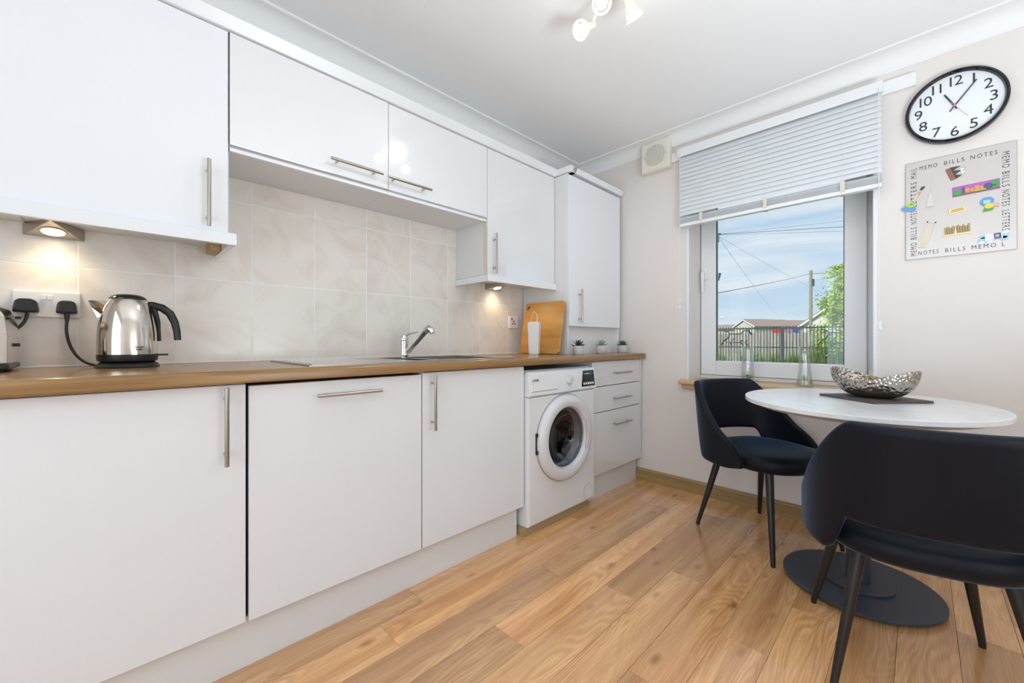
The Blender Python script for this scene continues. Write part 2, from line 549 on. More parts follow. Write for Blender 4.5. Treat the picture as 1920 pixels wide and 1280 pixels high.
def obj(name, bm, m, parent=None, smooth=False, world=True, recalc=True, kind=None, label=None):
    if recalc:
        bmesh.ops.recalc_face_normals(bm, faces=bm.faces)
    if smooth:
        for f in bm.faces:
            f.smooth = True
        if smooth != 'all':
            for ed in bm.edges:
                if len(ed.link_faces) == 2 and ed.calc_face_angle(0) > 0.6:
                    ed.smooth = False
    me = bpy.data.meshes.new(name)
    bm.to_mesh(me); bm.free()
    ms = m if isinstance(m, (list, tuple)) else [m]
    for x in ms:
        me.materials.append(x)
    o = bpy.data.objects.new(name, me)
    COL.objects.link(o)
    if parent is not None:
        o.parent = parent
        if world and parent.type == 'EMPTY' and parent.parent is None:
            o.location = -parent.location
    if kind:
        o['kind'] = kind
    if label:
        o['label'] = label
    return o
def thing(name, label, cat, loc=(0, 0, 0), rotz=0.0, group=None):
    o = bpy.data.objects.new(name, None)
    COL.objects.link(o)
    o.empty_display_size = 0.05
    o.location = loc
    o.rotation_euler = (0, 0, rotz)
    o['label'] = label
    o['category'] = cat
    if group:
        o['group'] = group
    return o
def tag(o, label, cat, group=None, kind=None):
    o['label'] = label
    o['category'] = cat
    if group:
        o['group'] = group
    if kind:
        o['kind'] = kind
    return o
def struct(name, bm, m, parent=None, **k):
    o = obj(name, bm, m, parent, **k)
    if parent is None:
        o['kind'] = 'structure'
    return o
def dup(o, parent):
    c = o.copy()
    COL.objects.link(c)
    c.parent = parent
    for ch in o.children:
        dup(ch, c)
    return c
WALLX = Matrix(((0, 0, -1, 0), (-1, 0, 0, 0), (0, 1, 0, 0), (0, 0, 0, 1)))   # u,v,n -> window wall seen from the room
WALLY = Matrix(((1, 0, 0, 0), (0, 0, -1, 0), (0, 1, 0, 0), (0, 0, 0, 1)))    # u,v,n -> tiled wall seen from the room
def text_bm(body, size, extrude=0.0005, bold=0.0, spacing=1.0, align='CENTER'):
    cu = bpy.data.curves.new('txt', 'FONT')
    cu.body = body
    cu.size = size
    cu.extrude = extrude
    cu.offset = bold
    cu.align_x = align
    cu.align_y = 'CENTER'
    cu.space_character = spacing
    cu.resolution_u = 3
    o = bpy.data.objects.new('txt', cu)
    COL.objects.link(o)
    dg = bpy.context.evaluated_depsgraph_get()
    me = bpy.data.meshes.new_from_object(o.evaluated_get(dg))
    bm = bmesh.new()
    bm.from_mesh(me)
    bpy.data.objects.remove(o); bpy.data.curves.remove(cu); bpy.data.meshes.remove(me)
    return bm
def xf(bm, m):
    bmesh.ops.transform(bm, matrix=m, verts=bm.verts)
    return bm
def T(x, y, z):
    return Matrix.Translation((x, y, z))

# ------------------------------------------------------------------ room shell
CEIL = 2.42
XB, YR = -4.40, -3.05          # back wall and right-hand wall
REV_L, REV_R = -0.918, -1.838  # window opening
SILL_Z, HEAD_Z = 0.745, 2.16

bm = newbm()
box(bm, (XB - 0.2, YR - 0.2, -0.12), (0.25, 0.2, -0.006))
floor = struct('floor', bm, M['underfloor'])
rows = []
y = -0.3825
ends0 = {0: -1.89, 1: -2.069, 2: -1.381, 3: -1.782, 4: -1.30, 5: -1.008, 6: -1.622, 7: -1.26, 8: -1.93, 9: -1.42, 10: -1.10, 11: -0.667, 12: -1.5, 13: -0.9, 14: -1.3}
PW, PL = 0.1428, 1.008
tones = [1.0, 0.84, 1.10, 0.78, 1.05, 0.92, 1.16]
rnd = random.Random(11)
plank_mesh = {}
def plank(x0, x1, y0, y1, tone):
    key = (round(x1 - x0, 3), round(y1 - y0, 3))
    if key not in plank_mesh:
        b = newbm()
        w, h = (x1 - x0) / 2 - 0.0004, (y1 - y0) / 2 - 0.0004
        box(b, (-w, -h, -0.006), (w, h, 0.0), 0.0007, 1)
        bmesh.ops.recalc_face_normals(b, faces=b.faces)
        me = bpy.data.meshes.new('plank')
        b.to_mesh(me); b.free()
        me.materials.append(M['plank'])
        plank_mesh[key] = me
    o = bpy.data.objects.new('plank', plank_mesh[key])
    COL.objects.link(o)
    o.location = ((x0 + x1) / 2, (y0 + y1) / 2, 0)
    o.color = (tone[0], tone[1], tone[2], 1)
    o.parent = floor
for r in range(-1, 18):
    y1 = -0.524 - PW * r
    y0 = y1 - PW
    if y0 < YR:
        y0 = YR
    if y1 <= YR:
        break
    e0 = ends0.get(r, -1.15 - 0.37 * (r % 3))
    x = e0
    while x > XB:
        x -= PL
    first = True
    while x < 0:
        xa, xb = max(x, XB), min(x + PL, 0.0)
        if xb - xa > 0.02:
            t = rnd.choice(tones)
            w = rnd.uniform(-0.03, 0.03)
            plank(xa, xb, y0, y1, (t, t * (1 + w), t * (1 + 2 * w)))
        x += PL

bm = newbm()
box(bm, (XB - 0.2, YR - 0.2, CEIL), (0.25, 0.2, CEIL + 0.2))
struct('ceiling', bm, M['ceiling'])

bm = newbm()
box(bm, (XB - 0.2, 0, -0.1), (0.25, 0.2, CEIL))
wall_left = struct('wall_left', bm, [M['wall']])
bm = newbm()
TX0 = -2.318 - 4 * 0.2528
box(bm, (TX0 + 0.02, -0.0078, 0.92), (-0.652, 0.0, 1.91))
grout = obj('grout', bm, M['grout'], wall_left)
tile_mesh = {}
for c in range(12):
    for r in range(3):
        x0 = TX0 + c * 0.2528; x1 = x0 + 0.2528
        z0 = 0.9185 + r * 0.3305; z1 = z0 + 0.3305
        x1 = min(x1, -0.652)
        if x1 - x0 < 0.02:
            continue
        key = round(x1 - x0, 3)
        if key not in tile_mesh:
            b = newbm()
            w, h = (x1 - x0) / 2 - 0.0013, 0.3305 / 2 - 0.0013
            box(b, (-w, -0.0085, -h), (w, -0.001, h), 0.0013, 2)
            bmesh.ops.recalc_face_normals(b, faces=b.faces)
            me = bpy.data.meshes.new('tile')
            b.to_mesh(me); b.free()
            me.materials.append(M['tile'])
            tile_mesh[key] = me
        o = bpy.data.objects.new('tile', tile_mesh[key])
        COL.objects.link(o)
        o.location = ((x0 + x1) / 2, 0, (z0 + z1) / 2)
        o.parent = wall_left

bm = newbm()     # window wall with its opening
for lo, hi in (((0, REV_L, -0.1), (0.30, 0.2, CEIL)), ((0, YR - 0.2, -0.1), (0.30, REV_R, CEIL)), ((0, REV_R, -0.1), (0.30, REV_L, SILL_Z - 0.03)), ((0, REV_R, HEAD_Z), (0.30, REV_L, CEIL))):
    box(bm, lo, hi)
struct('wall_front', bm, M['wall'])
bm = newbm()
box(bm, (XB - 0.2, YR - 0.2, -0.1), (0.0, YR, CEIL))
struct('wall_right', bm, M['wall'])
bm = newbm()
box(bm, (XB - 0.2, YR, -0.1), (XB, 0.0, CEIL))
struct('wall_back', bm, M['wall'])

# coving: concave quarter profile with a small step at the ceiling edge
def coving(name, p, q, inward):
    """from p to q along the wall foot line (x, y), inward = unit vector into the room."""
    prof = [(0.0, 2.332), (0.004, 2.332), (0.008, 2.338)]
    for i in range(9):
        a = i / 8 * PI / 2
        prof.append((0.082 - 0.072 * math.cos(a), 2.340 + 0.068 * math.sin(a)))
    prof += [(0.086, 2.408), (0.092, 2.412), (0.092, CEIL), (0.0, CEIL)]
    bm = newbm()
    d = (Vector((q[0], q[1])) - Vector((p[0], p[1]))).normalized()
    A = []; B = []
    for u, z in prof:
        A.append(bm.verts.new((p[0] + inward[0] * u + d.x * u, p[1] + inward[1] * u + d.y * u, z)))
        B.append(bm.verts.new((q[0] + inward[0] * u - d.x * u, q[1] + inward[1] * u - d.y * u, z)))
    n = len(prof)
    for i in range(n):
        bm.faces.new((A[i], A[(i + 1) % n], B[(i + 1) % n], B[i]))
    bm.faces.new(A); bm.faces.new(B[::-1])
    struct(name, bm, M['cove'], smooth=True)
coving('trim_1', (XB, 0), (0, 0), (0, -1))
coving('trim_2', (0, 0), (0, YR), (-1, 0))
coving('trim_3', (0, YR), (XB, YR), (0, 1))
coving('trim_4', (XB, YR), (XB, 0), (1, 0))

def skirting(name, p, q, inward):
    prof = [(0, 0), (0.018, 0), (0.018, 0.055), (0.014, 0.060), (0.016, 0.066), (0.012, 0.076), (0.006, 0.082), (0, 0.083)]
    bm = newbm()
    A = [bm.verts.new((p[0] + inward[0] * u, p[1] + inward[1] * u, z)) for u, z in prof]
    B = [bm.verts.new((q[0] + inward[0] * u, q[1] + inward[1] * u, z)) for u, z in prof]
    n = len(prof)
    for i in range(n):
        bm.faces.new((A[i], A[(i + 1) % n], B[(i + 1) % n], B[i]))
    bm.faces.new(A); bm.faces.new(B[::-1])
    struct(name, bm, M['skirting'])
skirting('baseboard_front', (0, -0.545), (0, YR + 0.018), (-1, 0))
skirting('baseboard_right', (-0.018, YR), (XB, YR), (0, 1))
skirting('baseboard_back', (XB, YR + 0.018), (XB, 0), (1, 0))

# window: outer frame, sash, pane, handle, trickle catch
WX = 0.20
bm = newbm()
fy0, fy1, fz0, fz1 = REV_R + 0.001, REV_L - 0.001, SILL_Z, HEAD_Z
def ring_frame(bm, x0, x1, ya, yb, za, zb, w, bev=0.004, wb=None, wt=None):
    wb = wb or w; wt = wt or w
    box(bm, (x0, ya, za), (x1, ya + w, zb), bev)
    box(bm, (x0, yb - w, za), (x1, yb, zb), bev)
    box(bm, (x0, ya + w - 0.002, za), (x1, yb - w + 0.002, za + wb), bev)
    box(bm, (x0, ya + w - 0.002, zb - wt), (x1, yb - w + 0.002, zb), bev)
ring_frame(bm, WX + 0.03, WX + 0.085, fy0, fy1, fz0, fz1, 0.05)
win = struct('window_1', bm, M['upvc'])
bm = newbm()     # opening sash stands proud of the frame
sy0, sy1, sz0, sz1 = -1.802, -0.922, 0.770, 2.13
ring_frame(bm, WX, WX + 0.055, sy0, sy1, sz0, sz1, 0.098, 0.006)
sash = obj('sash', bm, M['upvc'], win)
bm = newbm()
ring_frame(bm, WX + 0.012, WX + 0.03, sy0 + 0.096, sy1 - 0.096, sz0 + 0.086, sz1 - 0.096, 0.006, 0.0)
obj('gasket', bm, M['gasket'], sash)
bm = newbm()
box(bm, (WX + 0.020, sy0 + 0.097, sz0 + 0.087), (WX + 0.028, sy1 - 0.097, sz1 - 0.097))
obj('pane', bm, M['pane'], sash)
bm = newbm()
hy = -0.951
box(bm, (WX - 0.012, hy - 0.014, 1.43), (WX, hy + 0.014, 1.515), 0.006)
tube(bm, [(WX - 0.010, hy, 1.475), (WX - 0.045, hy, 1.475), (WX - 0.050, hy, 1.46), (WX - 0.046, hy, 1.34)], [0.011, 0.011, 0.011, 0.008], 10)
obj('handle', bm, M['upvc'], sash, smooth=True, label='white lever window handle')
bm = newbm()
box(bm, (WX + 0.01, -1.832, 0.758), (WX + 0.04, -1.806, 0.845), 0.003)
obj('hinge_cover', bm, M['upvc'], win)
bm = newbm()     # strip between sash foot and sill
box(bm, (WX - 0.012, fy0, SILL_Z), (WX + 0.03, fy1, 0.768), 0.003)
obj('frame_foot', bm, M['upvc_shade'], win)
# plaster reveal lining on both sides
bm = newbm()
box(bm, (-0.004, REV_L - 0.0005, SILL_Z), (0.012, REV_L + 0.018, HEAD_Z), 0.004)
box(bm, (-0.004, REV_R - 0.018, SILL_Z), (0.012, REV_R + 0.0005, HEAD_Z), 0.004)
struct('trim_5', bm, M['upvc'])
bm = newbm()
box(bm, (-0.048, -1.90, SILL_Z - 0.030), (0.006, -0.862, SILL_Z), 0.010, 3)
box(bm, (0.0, REV_R, SILL_Z - 0.030), (0.235, REV_L, SILL_Z - 0.0005))
box(bm, (-0.024, -1.885, SILL_Z - 0.062), (0.0, -0.878, SILL_Z - 0.028), 0.008, 3)
o = struct('trim_6', bm, M['sill'])
o['label'] = 'pine window sill board'

# ------------------------------------------------------------------ kitchen run
DY = -0.58            # front face of the base doors
def handle(parent, p, axis, length=0.225, off=0.032, pitch=0.16):
    """Bar handle with two posts, standing off a front that faces -y; p is its middle on the front face."""
    p = Vector(p)
    d = Vector((1, 0, 0)) if axis == 'x' else Vector((0, 0, 1))
    out = Vector((0, -off, 0))
    bm = newbm()
    tube(bm, [p + out - d * length / 2, p + out + d * length / 2], 0.006, 12)
    for s in (-1, 1):
        tube(bm, [p + d * s * pitch / 2 + Vector((0, 0.001, 0)), p + out * 0.9 + d * s * pitch / 2], 0.0045, 8)
    return obj('handle', bm, M['steel'], parent, smooth=True)
def front(name, parent, x0, x1, z0, z1, yf, m, th=0.018, bev=0.0018):
    bm = newbm()
    box(bm, (x0, yf, z0), (x1, yf + th, z1), bev, 2)
    return obj(name, bm, m, parent)
def carcass(parent, x0, x1, y0, y1, z0, z1, top=True):
    bm = newbm()
    t = 0.018
    box(bm, (x0, y0, z0), (x0 + t, y1, z1))
    box(bm, (x1 - t, y0, z0), (x1, y1, z1))
    box(bm, (x0 + t, y0, z0), (x1 - t, y1, z0 + t))
    if top:
        box(bm, (x0 + t, y0, z1 - t), (x1 - t, y1, z1))
    box(bm, (x0 + t, y1 - 0.006, z0 + t), (x1 - t, y1, z1 - t))
    return obj('carcass', bm, M['carcass'], parent)

b0 = thing('base_cabinet', 'white base cabinet with tall bar handle beneath the kettle', 'cabinet', (-2.75, -0.3, 0))
carcass(b0, -3.05, -2.455, -0.56, -0.02, 0.155, 0.874)
d = front('door', b0, -3.047, -2.455, 0.156, 0.872, DY, M['satin'])
handle(d, (-2.507, DY, 0.754), 'z')
b1 = thing('integrated_dishwasher', 'white fronted integrated dishwasher with horizontal handle left of sink cabinet', 'dishwasher', (-2.15, -0.3, 0))
bm = newbm(); box(bm, (-2.445, -0.56, 0.158), (-1.85, -0.02, 0.868))
obj('body', bm, M['darkgap'], b1)
d = front('door', b1, -2.447, -1.8475, 0.156, 0.866, DY - 0.002, M['satin'])
handle(d, (-2.146, DY - 0.002, 0.820), 'x')
b2 = thing('sink_cabinet', 'white base cabinet with left-hand vertical handle beside the washing machine', 'cabinet', (-1.55, -0.3, 0))
carcass(b2, -1.845, -1.243, -0.56, -0.02, 0.155, 0.874, top=False)
d = front('door', b2, -1.842, -1.243, 0.156, 0.872, DY, M['satin'])
handle(d, (-1.80, DY, 0.748), 'z')
b3 = thing('drawer_cabinet', 'white three drawer base cabinet right of the washing machine', 'cabinet', (-0.33, -0.3, 0))
carcass(b3, -0.632, -0.014, -0.56, -0.02, 0.155, 0.874)
for z0, z1, hz in ((0.160, 0.549, 0.459), (0.553, 0.712, 0.627), (0.716, 0.872, 0.792)):
    d = front('drawer_front', b3, -0.629, -0.030, z0, z1, DY, M['gloss'])
    handle(d, (-0.305, DY, hz), 'x', 0.215, 0.032, 0.16)
bm = newbm(); box(bm, (-0.028, DY - 0.002, 0.156), (-0.010, -0.02, 0.874), 0.001)
obj('end_panel', bm, M['carcass'], b3)

bm = newbm()
box(bm, (-3.05, -0.546, 0.0005), (-1.262, -0.530, 0.154))
tag(obj('plinth', bm, M['carcass']), 'long white plinth board under the left three base units', 'plinth')
bm = newbm()
box(bm, (-0.645, -0.546, 0.0005), (-0.022, -0.530, 0.158))
tag(obj('plinth', bm, M['carcass']), 'short white plinth board under the drawer cabinet', 'plinth')

# worktop with rounded front edge
bm = newbm()
prof = [(-0.001, 0.878), (-0.614, 0.878), (-0.6195, 0.8835)]
for i in range(7):
    a = i / 6 * PI / 2
    prof.append((-0.606 - 0.014 * math.cos(a), 0.902 + 0.014 * math.sin(a)))
prof += [(-0.001, 0.916)]
CUT0, CUT1, CUTF, CUTB = -1.828, -1.352, -0.528, -0.147     # opening for the sink bowls
fp_ = [(CUTF, 0.878)] + prof[1:-1] + [(CUTF, 0.916)]
prism(bm, [(-3.12, yy, zz) for yy, zz in prof], (CUT0 + 3.12, 0, 0))
prism(bm, [(CUT0, yy, zz) for yy, zz in fp_], (CUT1 - CUT0, 0, 0))
box(bm, (CUT0, CUTB, 0.878), (CUT1, -0.001, 0.916))
prism(bm, [(CUT1, yy, zz) for yy, zz in prof], (-0.018 - CUT1, 0, 0))
bmesh.ops.remove_doubles(bm, verts=bm.verts, dist=1e-5)
box(bm, (-0.0182, -0.603, 0.8795), (-0.012, -0.002, 0.9155), 0.002)
wt = tag(obj('worktop', bm, M['worktop'], smooth=True), 'long walnut effect kitchen worktop with rounded front edge', 'worktop')
bm = newbm()
box(bm, (-3.12, -0.012, 0.9161), (-0.66, -0.0088, 0.9215), 0.001, 1)
obj('sealant', bm, M['grout'], wt)

# ------------------------------------------------------------------ sink and tap
sk = thing('sink', 'stainless steel inset sink with ribbed drainer on the left', 'sink', (-1.78, -0.33, 0.916))
SX0, SX1, SY0, SY1 = -2.27, -1.29, -0.565, -0.09
bx0, bx1, by0, by1 = -1.70, -1.36, -0.52, -0.155   # main bowl
hx0, hx1 = -1.822, -1.735                            # half bowl
bm = newbm()
def plate(bm, x0, x1, y0, y1, z0=0.9162, z1=0.9195):
    box(bm, (x0, y0, z0), (x1, y1, z1))
plate(bm, SX0, hx0, SY0, SY1); plate(bm, hx1, bx0, SY0, SY1); plate(bm, bx1, SX1, SY0, SY1)
plate(bm, bx0, bx1, SY0, by0); plate(bm, bx0, bx1, by1, SY1)
plate(bm, hx0, hx1, SY0, by0); plate(bm, hx0, hx1, by1, SY1)
for yy in (SY0, SY1 - 0.010):
    box(bm, (SX0, yy, 0.9162), (SX1, yy + 0.010, 0.9225), 0.0025)
for xx in (SX0, SX1 - 0.010):
    box(bm, (xx, SY0, 0.9162), (xx + 0.010, SY1, 0.9225), 0.0025)
obj('rim', bm, M['sink'], sk)
for nm, x0, x1, dz in (('bowl', bx0, bx1, 0.150), ('half_bowl', hx0, hx1, 0.110)):
    bm = newbm()
    t = 0.003
    z0 = 0.916 - dz
    box(bm, (x0 - t, by0 - t, z0), (x1 + t, by1 + t, z0 + t))
    box(bm, (x0 - t, by0 - t, z0), (x0, by1 + t, 0.9185)); box(bm, (x1, by0 - t, z0), (x1 + t, by1 + t, 0.9185))
    box(bm, (x0, by0 - t, z0), (x1, by0, 0.9185)); box(bm, (x0, by1, z0), (x1, by1 + t, 0.9185))
    lathe(bm, [(0, 0.003), (0.028, 0.003), (0.032, 0.0055), (0.036, 0.003)], 20, ((x0 + x1) / 2, (by0 + by1) / 2, z0))
    obj(nm, bm, M['sink'], sk)
for k in range(9):
    bm = newbm()
    yy = -0.51 + k * 0.044
    box(bm, (-2.235, yy, 0.9185), (-1.95, yy + 0.010, 0.9216), 0.0014)
    obj('drainer_rib', bm, M['sink'], sk)

tp = thing('mixer_tap', 'chrome single lever mixer tap standing behind the sink bowls', 'tap', (-1.665, -0.12, 0.9195))
bm = newbm()
lathe(bm, [(0.0, 0.0), (0.029, 0.0), (0.029, 0.006), (0.024, 0.010), (0.0225, 0.05), (0.0225, 0.083), (0.020, 0.086), (0, 0.086)], 24, (-1.665, -0.12, 0.9195))
obj('body', bm, M['chrome'], tp, smooth=True)
bm = newbm()     # flat tapered spout rising towards the room
p0 = Vector((-1.655, -0.135, 0.945)); p1 = Vector((-1.615, -0.262, 1.062))
dd = (p1 - p0).normalized(); ss = dd.cross(Vector((0, 0, 1))).normalized(); uu = ss.cross(dd)
tb = bmesh.new()
vs = []
for p, w, h in ((p0, 0.017, 0.010), (p0.lerp(p1, 0.5), 0.018, 0.008), (p1, 0.020, 0.007)):
    vs.append([tb.verts.new(p + ss * a * w + uu * b * h) for a, b in ((-1, -1), (1, -1), (1, 1), (-1, 1))])
for a, b in zip(vs, vs[1:]):
    for k in range(4):
        tb.faces.new((a[k], a[(k + 1) % 4], b[(k + 1) % 4], b[k]))
tb.faces.new(vs[0]); tb.faces.new(vs[-1][::-1])
bmesh.ops.recalc_face_normals(tb, faces=tb.faces)
bmesh.ops.bevel(tb, geom=list(tb.edges), offset=0.003, segments=2, affect='EDGES')
merge(bm, tb)
tip = p1 + Vector((0.012, -0.020, -0.004))
tube(bm, [p1 - dd * 0.012, p1 + Vector((0.004, -0.008, 0.004)), tip, tip + Vector((0.003, -0.006, -0.016))], [0.018, 0.018, 0.016, 0.013], 12)
obj('spout', bm, M['chrome'], tp, smooth=True)
bm = newbm()
lathe(bm, [(0.0, 0.088), (0.0225, 0.088), (0.0225, 0.100), (0.017, 0.113), (0.0, 0.118)], 24, (-1.665, -0.12, 0.9195))
tube(bm, [(-1.665, -0.12, 1.022), (-1.645, -0.135, 1.040), (-1.605, -0.165, 1.052)], [0.014, 0.010, 0.007], 10, scale_y=0.6)
obj('lever', bm, M['chrome'], tp, smooth=True)

# ------------------------------------------------------------------ washing machine
wm = thing('washing_machine', 'white front loading washing machine with round porthole door', 'washing machine', (-0.938, -0.3, 0))
WY = -0.605
bm = newbm()
PCX, PCZ, PR = -0.940, 0.468, 0.172
x0, x1, z0, z1 = -1.236, -0.640, 0.047, 0.712
angs = sorted({2 * PI * k / 56 for k in range(56)} | {math.atan2(b - PCZ, a - PCX) % (2 * PI) for a in (x0 + 0.012, x1 - 0.012) for b in (z0 + 0.012, z1 - 0.012)})
inn, out = [], []
for a in angs:
    c_, s_ = math.cos(a), math.sin(a)
    tx = ((x1 - 0.012 - PCX) if c_ > 0 else (x0 + 0.012 - PCX)) / c_ if abs(c_) > 1e-9 else 1e9
    tz = ((z1 - 0.012 - PCZ) if s_ > 0 else (z0 + 0.012 - PCZ)) / s_ if abs(s_) > 1e-9 else 1e9
    t_ = min(tx, tz)
    inn.append(bm.verts.new((PCX + PR * c_, WY, PCZ + PR * s_)))
    out.append(bm.verts.new((PCX + t_ * c_, WY, PCZ + t_ * s_)))
n_ = len(angs)
for k in range(n_):
    bm.faces.new((inn[k], inn[(k + 1) % n_], out[(k + 1) % n_], out[k]))
def rnd_rect(y, inset):
    return [(x0 + inset, y, z0 + inset), (x1 - inset, y, z0 + inset), (x1 - inset, y, z1 - inset), (x0 + inset, y, z1 - inset)]
prev = [bm.verts.new(p) for p in rnd_rect(WY, 0.012)]
for y_, ins in ((WY + 0.0035, 0.0035), (WY + 0.012, 0.0), (-0.05, 0.0)):
    cur = [bm.verts.new(p) for p in rnd_rect(y_, ins)]
    for k in range(4):
        bm.faces.new((prev[k], prev[(k + 1) % 4], cur[(k + 1) % 4], cur[k]))
    prev = cur
bm.faces.new(prev)
box(bm, (-1.236, WY + 0.03, 0.711), (-0.640, -0.05, 0.826))
obj('body', bm, M['appliance'], wm)
bm = newbm()
box(bm, (-1.238, WY + 0.045, 0.827), (-0.638, -0.05, 0.849), 0.006, 2)
obj('lid', bm, M['appliance'], wm)
bm = newbm()
prism(bm, [(-1.2355, WY - 0.012, 0.722), (-1.2355, WY - 0.002, 0.714), (-1.2355, WY + 0.05, 0.714), (-1.2355, WY + 0.05, 0.826), (-1.2355, WY + 0.012, 0.846), (-1.2355, WY + 0.002, 0.838)], (0.595, 0, 0), 0.004)
pn = obj('control_panel', bm, M['appliance'], wm)
# panel face leans back slightly
def pface(x, z, out=0.0):
    k = (z - 0.722) / (0.838 - 0.722)
    return Vector((x, WY - 0.012 + 0.014 * k - out, z))
bm = newbm()
prism(bm, [pface(-1.222, 0.742, 0.0025), pface(-1.012, 0.742, 0.0025), pface(-1.000, 0.829, 0.0025), pface(-1.222, 0.829, 0.0025)], (0, 0.006, 0), 0.002)
dr = obj('detergent_drawer', bm, M['appliance'], pn)
bm = newbm()
prism(bm, [pface(-1.222, 0.7385, 0.001), pface(-1.012, 0.7385, 0.001), pface(-1.012, 0.7420, 0.001), pface(-1.222, 0.7420, 0.001)], (0, 0.003, 0))
obj('drawer_grip', bm, M['greyplastic'], pn)
bm = xf(text_bm('LOGIK', 0.016, 0.0003, 0.0002), T(-1.190, WY - 0.0105, 0.798) @ WALLY)
obj('lettering', bm, M['numeral'], pn)
bm = newbm()
tb = bmesh.new()
lathe(tb, [(0, 0.0), (0.030, 0.0), (0.030, 0.004), (0.0245, 0.006), (0.022, 0.022), (0.019, 0.025), (0, 0.025)], 28)
merge(bm, tb, T(-0.910, WY - 0.004, 0.784) @ WALLY)
obj('dial', bm, M['ring'], pn, smooth=True)
bm = newbm()
prism(bm, [pface(-0.792, 0.735, 0.0015), pface(-0.655, 0.735, 0.0015), pface(-0.655, 0.828, 0.0015), pface(-0.765, 0.828, 0.0015)], (0, 0.004, 0), 0.001)
disp = obj('display', bm, M['blackgloss'], pn)
for k in range(5):
    bm = newbm()
    x = -0.772 + k * 0.022
    prism(bm, [pface(x, 0.746, 0.003), pface(x + 0.014, 0.746, 0.003), pface(x + 0.014, 0.758, 0.003), pface(x, 0.758, 0.003)], (0, 0.003, 0))
    obj('button', bm, M['whiteplastic'], disp)
bm = newbm()
for x0, x1 in ((-0.752, -0.744), (-0.735, -0.712), (-0.700, -0.692)):
    prism(bm, [pface(x0, 0.806, 0.0025), pface(x1, 0.806, 0.0025), pface(x1, 0.811, 0.0025), pface(x0, 0.811, 0.0025)], (0, 0.001, 0))
obj('display_icons', bm, M['whiteplastic'], disp)
# porthole door: broad ring, glass dome, dark drum behind
PC = Vector((-0.940, WY, 0.468))
bm = newbm()
lathe(bm, [(0.236, 0.000), (0.238, 0.010), (0.232, 0.026), (0.215, 0.038), (0.192, 0.040), (0.174, 0.032), (0.164, 0.014), (0.164, 0.000)], 64)
xf(bm, T(*PC) @ WALLY)
pr_ = obj('porthole_door', bm, M['ring'], wm, smooth=True)
bm = newbm()     # darker recess groove around the door
lathe(bm, [(0.236, 0.0015), (0.242, 0.0015), (0.242, 0.004), (0.236, 0.004)], 64)
xf(bm, T(*PC) @ WALLY)
obj('door_seam', bm, M['greyplastic'], pr_, smooth=True)
bm = newbm()
lathe(bm, [(0.165, 0.012), (0.157, 0.014), (0.142, -0.015), (0.10, -0.050), (0.05, -0.062), (0, -0.065)], 48)
xf(bm, T(*PC) @ WALLY)
obj('door_glass', bm, M['porthole'], pr_, smooth='all')
bm = newbm()
prism(bm, [(PC.x + 0.150, WY - 0.044, PC.z - 0.085), (PC.x + 0.188, WY - 0.044, PC.z - 0.07), (PC.x + 0.196, WY - 0.044, PC.z + 0.07), (PC.x + 0.158, WY - 0.044, PC.z + 0.095), (PC.x + 0.166, WY - 0.044, PC.z)], (0, 0.012, 0), 0.003)
obj('door_grip', bm, M['upvc_shade'], pr_)
bm = newbm()
for s in (-0.045, 0.045):
    box(bm, (PC.x - 0.243, WY - 0.012, PC.z + s - 0.010), (PC.x - 0.234, WY, PC.z + s + 0.010))
box(bm, (PC.x - 0.2425, WY - 0.006, PC.z - 0.045), (PC.x - 0.236, WY, PC.z + 0.045))
obj('door_hinge', bm, M['blackplastic'], pr_)
bm = newbm()
lathe(bm, [(0.172, 0.0), (0.168, -0.020), (0.164, -0.055)], 48)
xf(bm, T(PC.x, WY, PC.z) @ WALLY)
obj('door_seal', bm, M['greyplastic'], wm, smooth=True)
bm = newbm()
lathe(bm, [(0.164, -0.055), (0.215, -0.060), (0.220, -0.10), (0.220, -0.36), (0.19, -0.37), (0.06, -0.38), (0.03, -0.36), (0.0, -0.355)], 48)
for k in range(3):
    a = k * 2 * PI / 3 + 0.6
    tb = bmesh.new()
    box(tb, (-0.03, 0.17, -0.34), (0.03, 0.219, -0.10), 0.014)
    merge(bm, tb, Matrix.Rotation(a, 4, 'Z'))
xf(bm, T(PC.x, WY, PC.z) @ WALLY)
obj('drum', bm, M['drum'], wm, smooth=True)
bm = newbm()
tb = bmesh.new()
lathe(tb, [(0.0445, 0.0), (0.0455, 0.0025), (0.0475, 0.0025), (0.0485, 0.0)], 40)
merge(bm, tb, T(-0.722, WY, 0.108) @ WALLY)
obj('filter_cover', bm, M['ring'], wm, smooth=True)
bm = newbm()
prism(bm, [(-1.234, -0.585, 0.0005), (-1.234, -0.585, 0.040), (-1.234, -0.565, 0.040), (-1.234, -0.565, 0.0005)], (0.555, 0, 0), 0.002)
box(bm, (-1.250, -0.583, 0.0005), (-1.235, -0.50, 0.046))
tag(obj('kick_strip', bm, M['kick']), 'brown wood strip on the floor under the washing machine', 'strip')

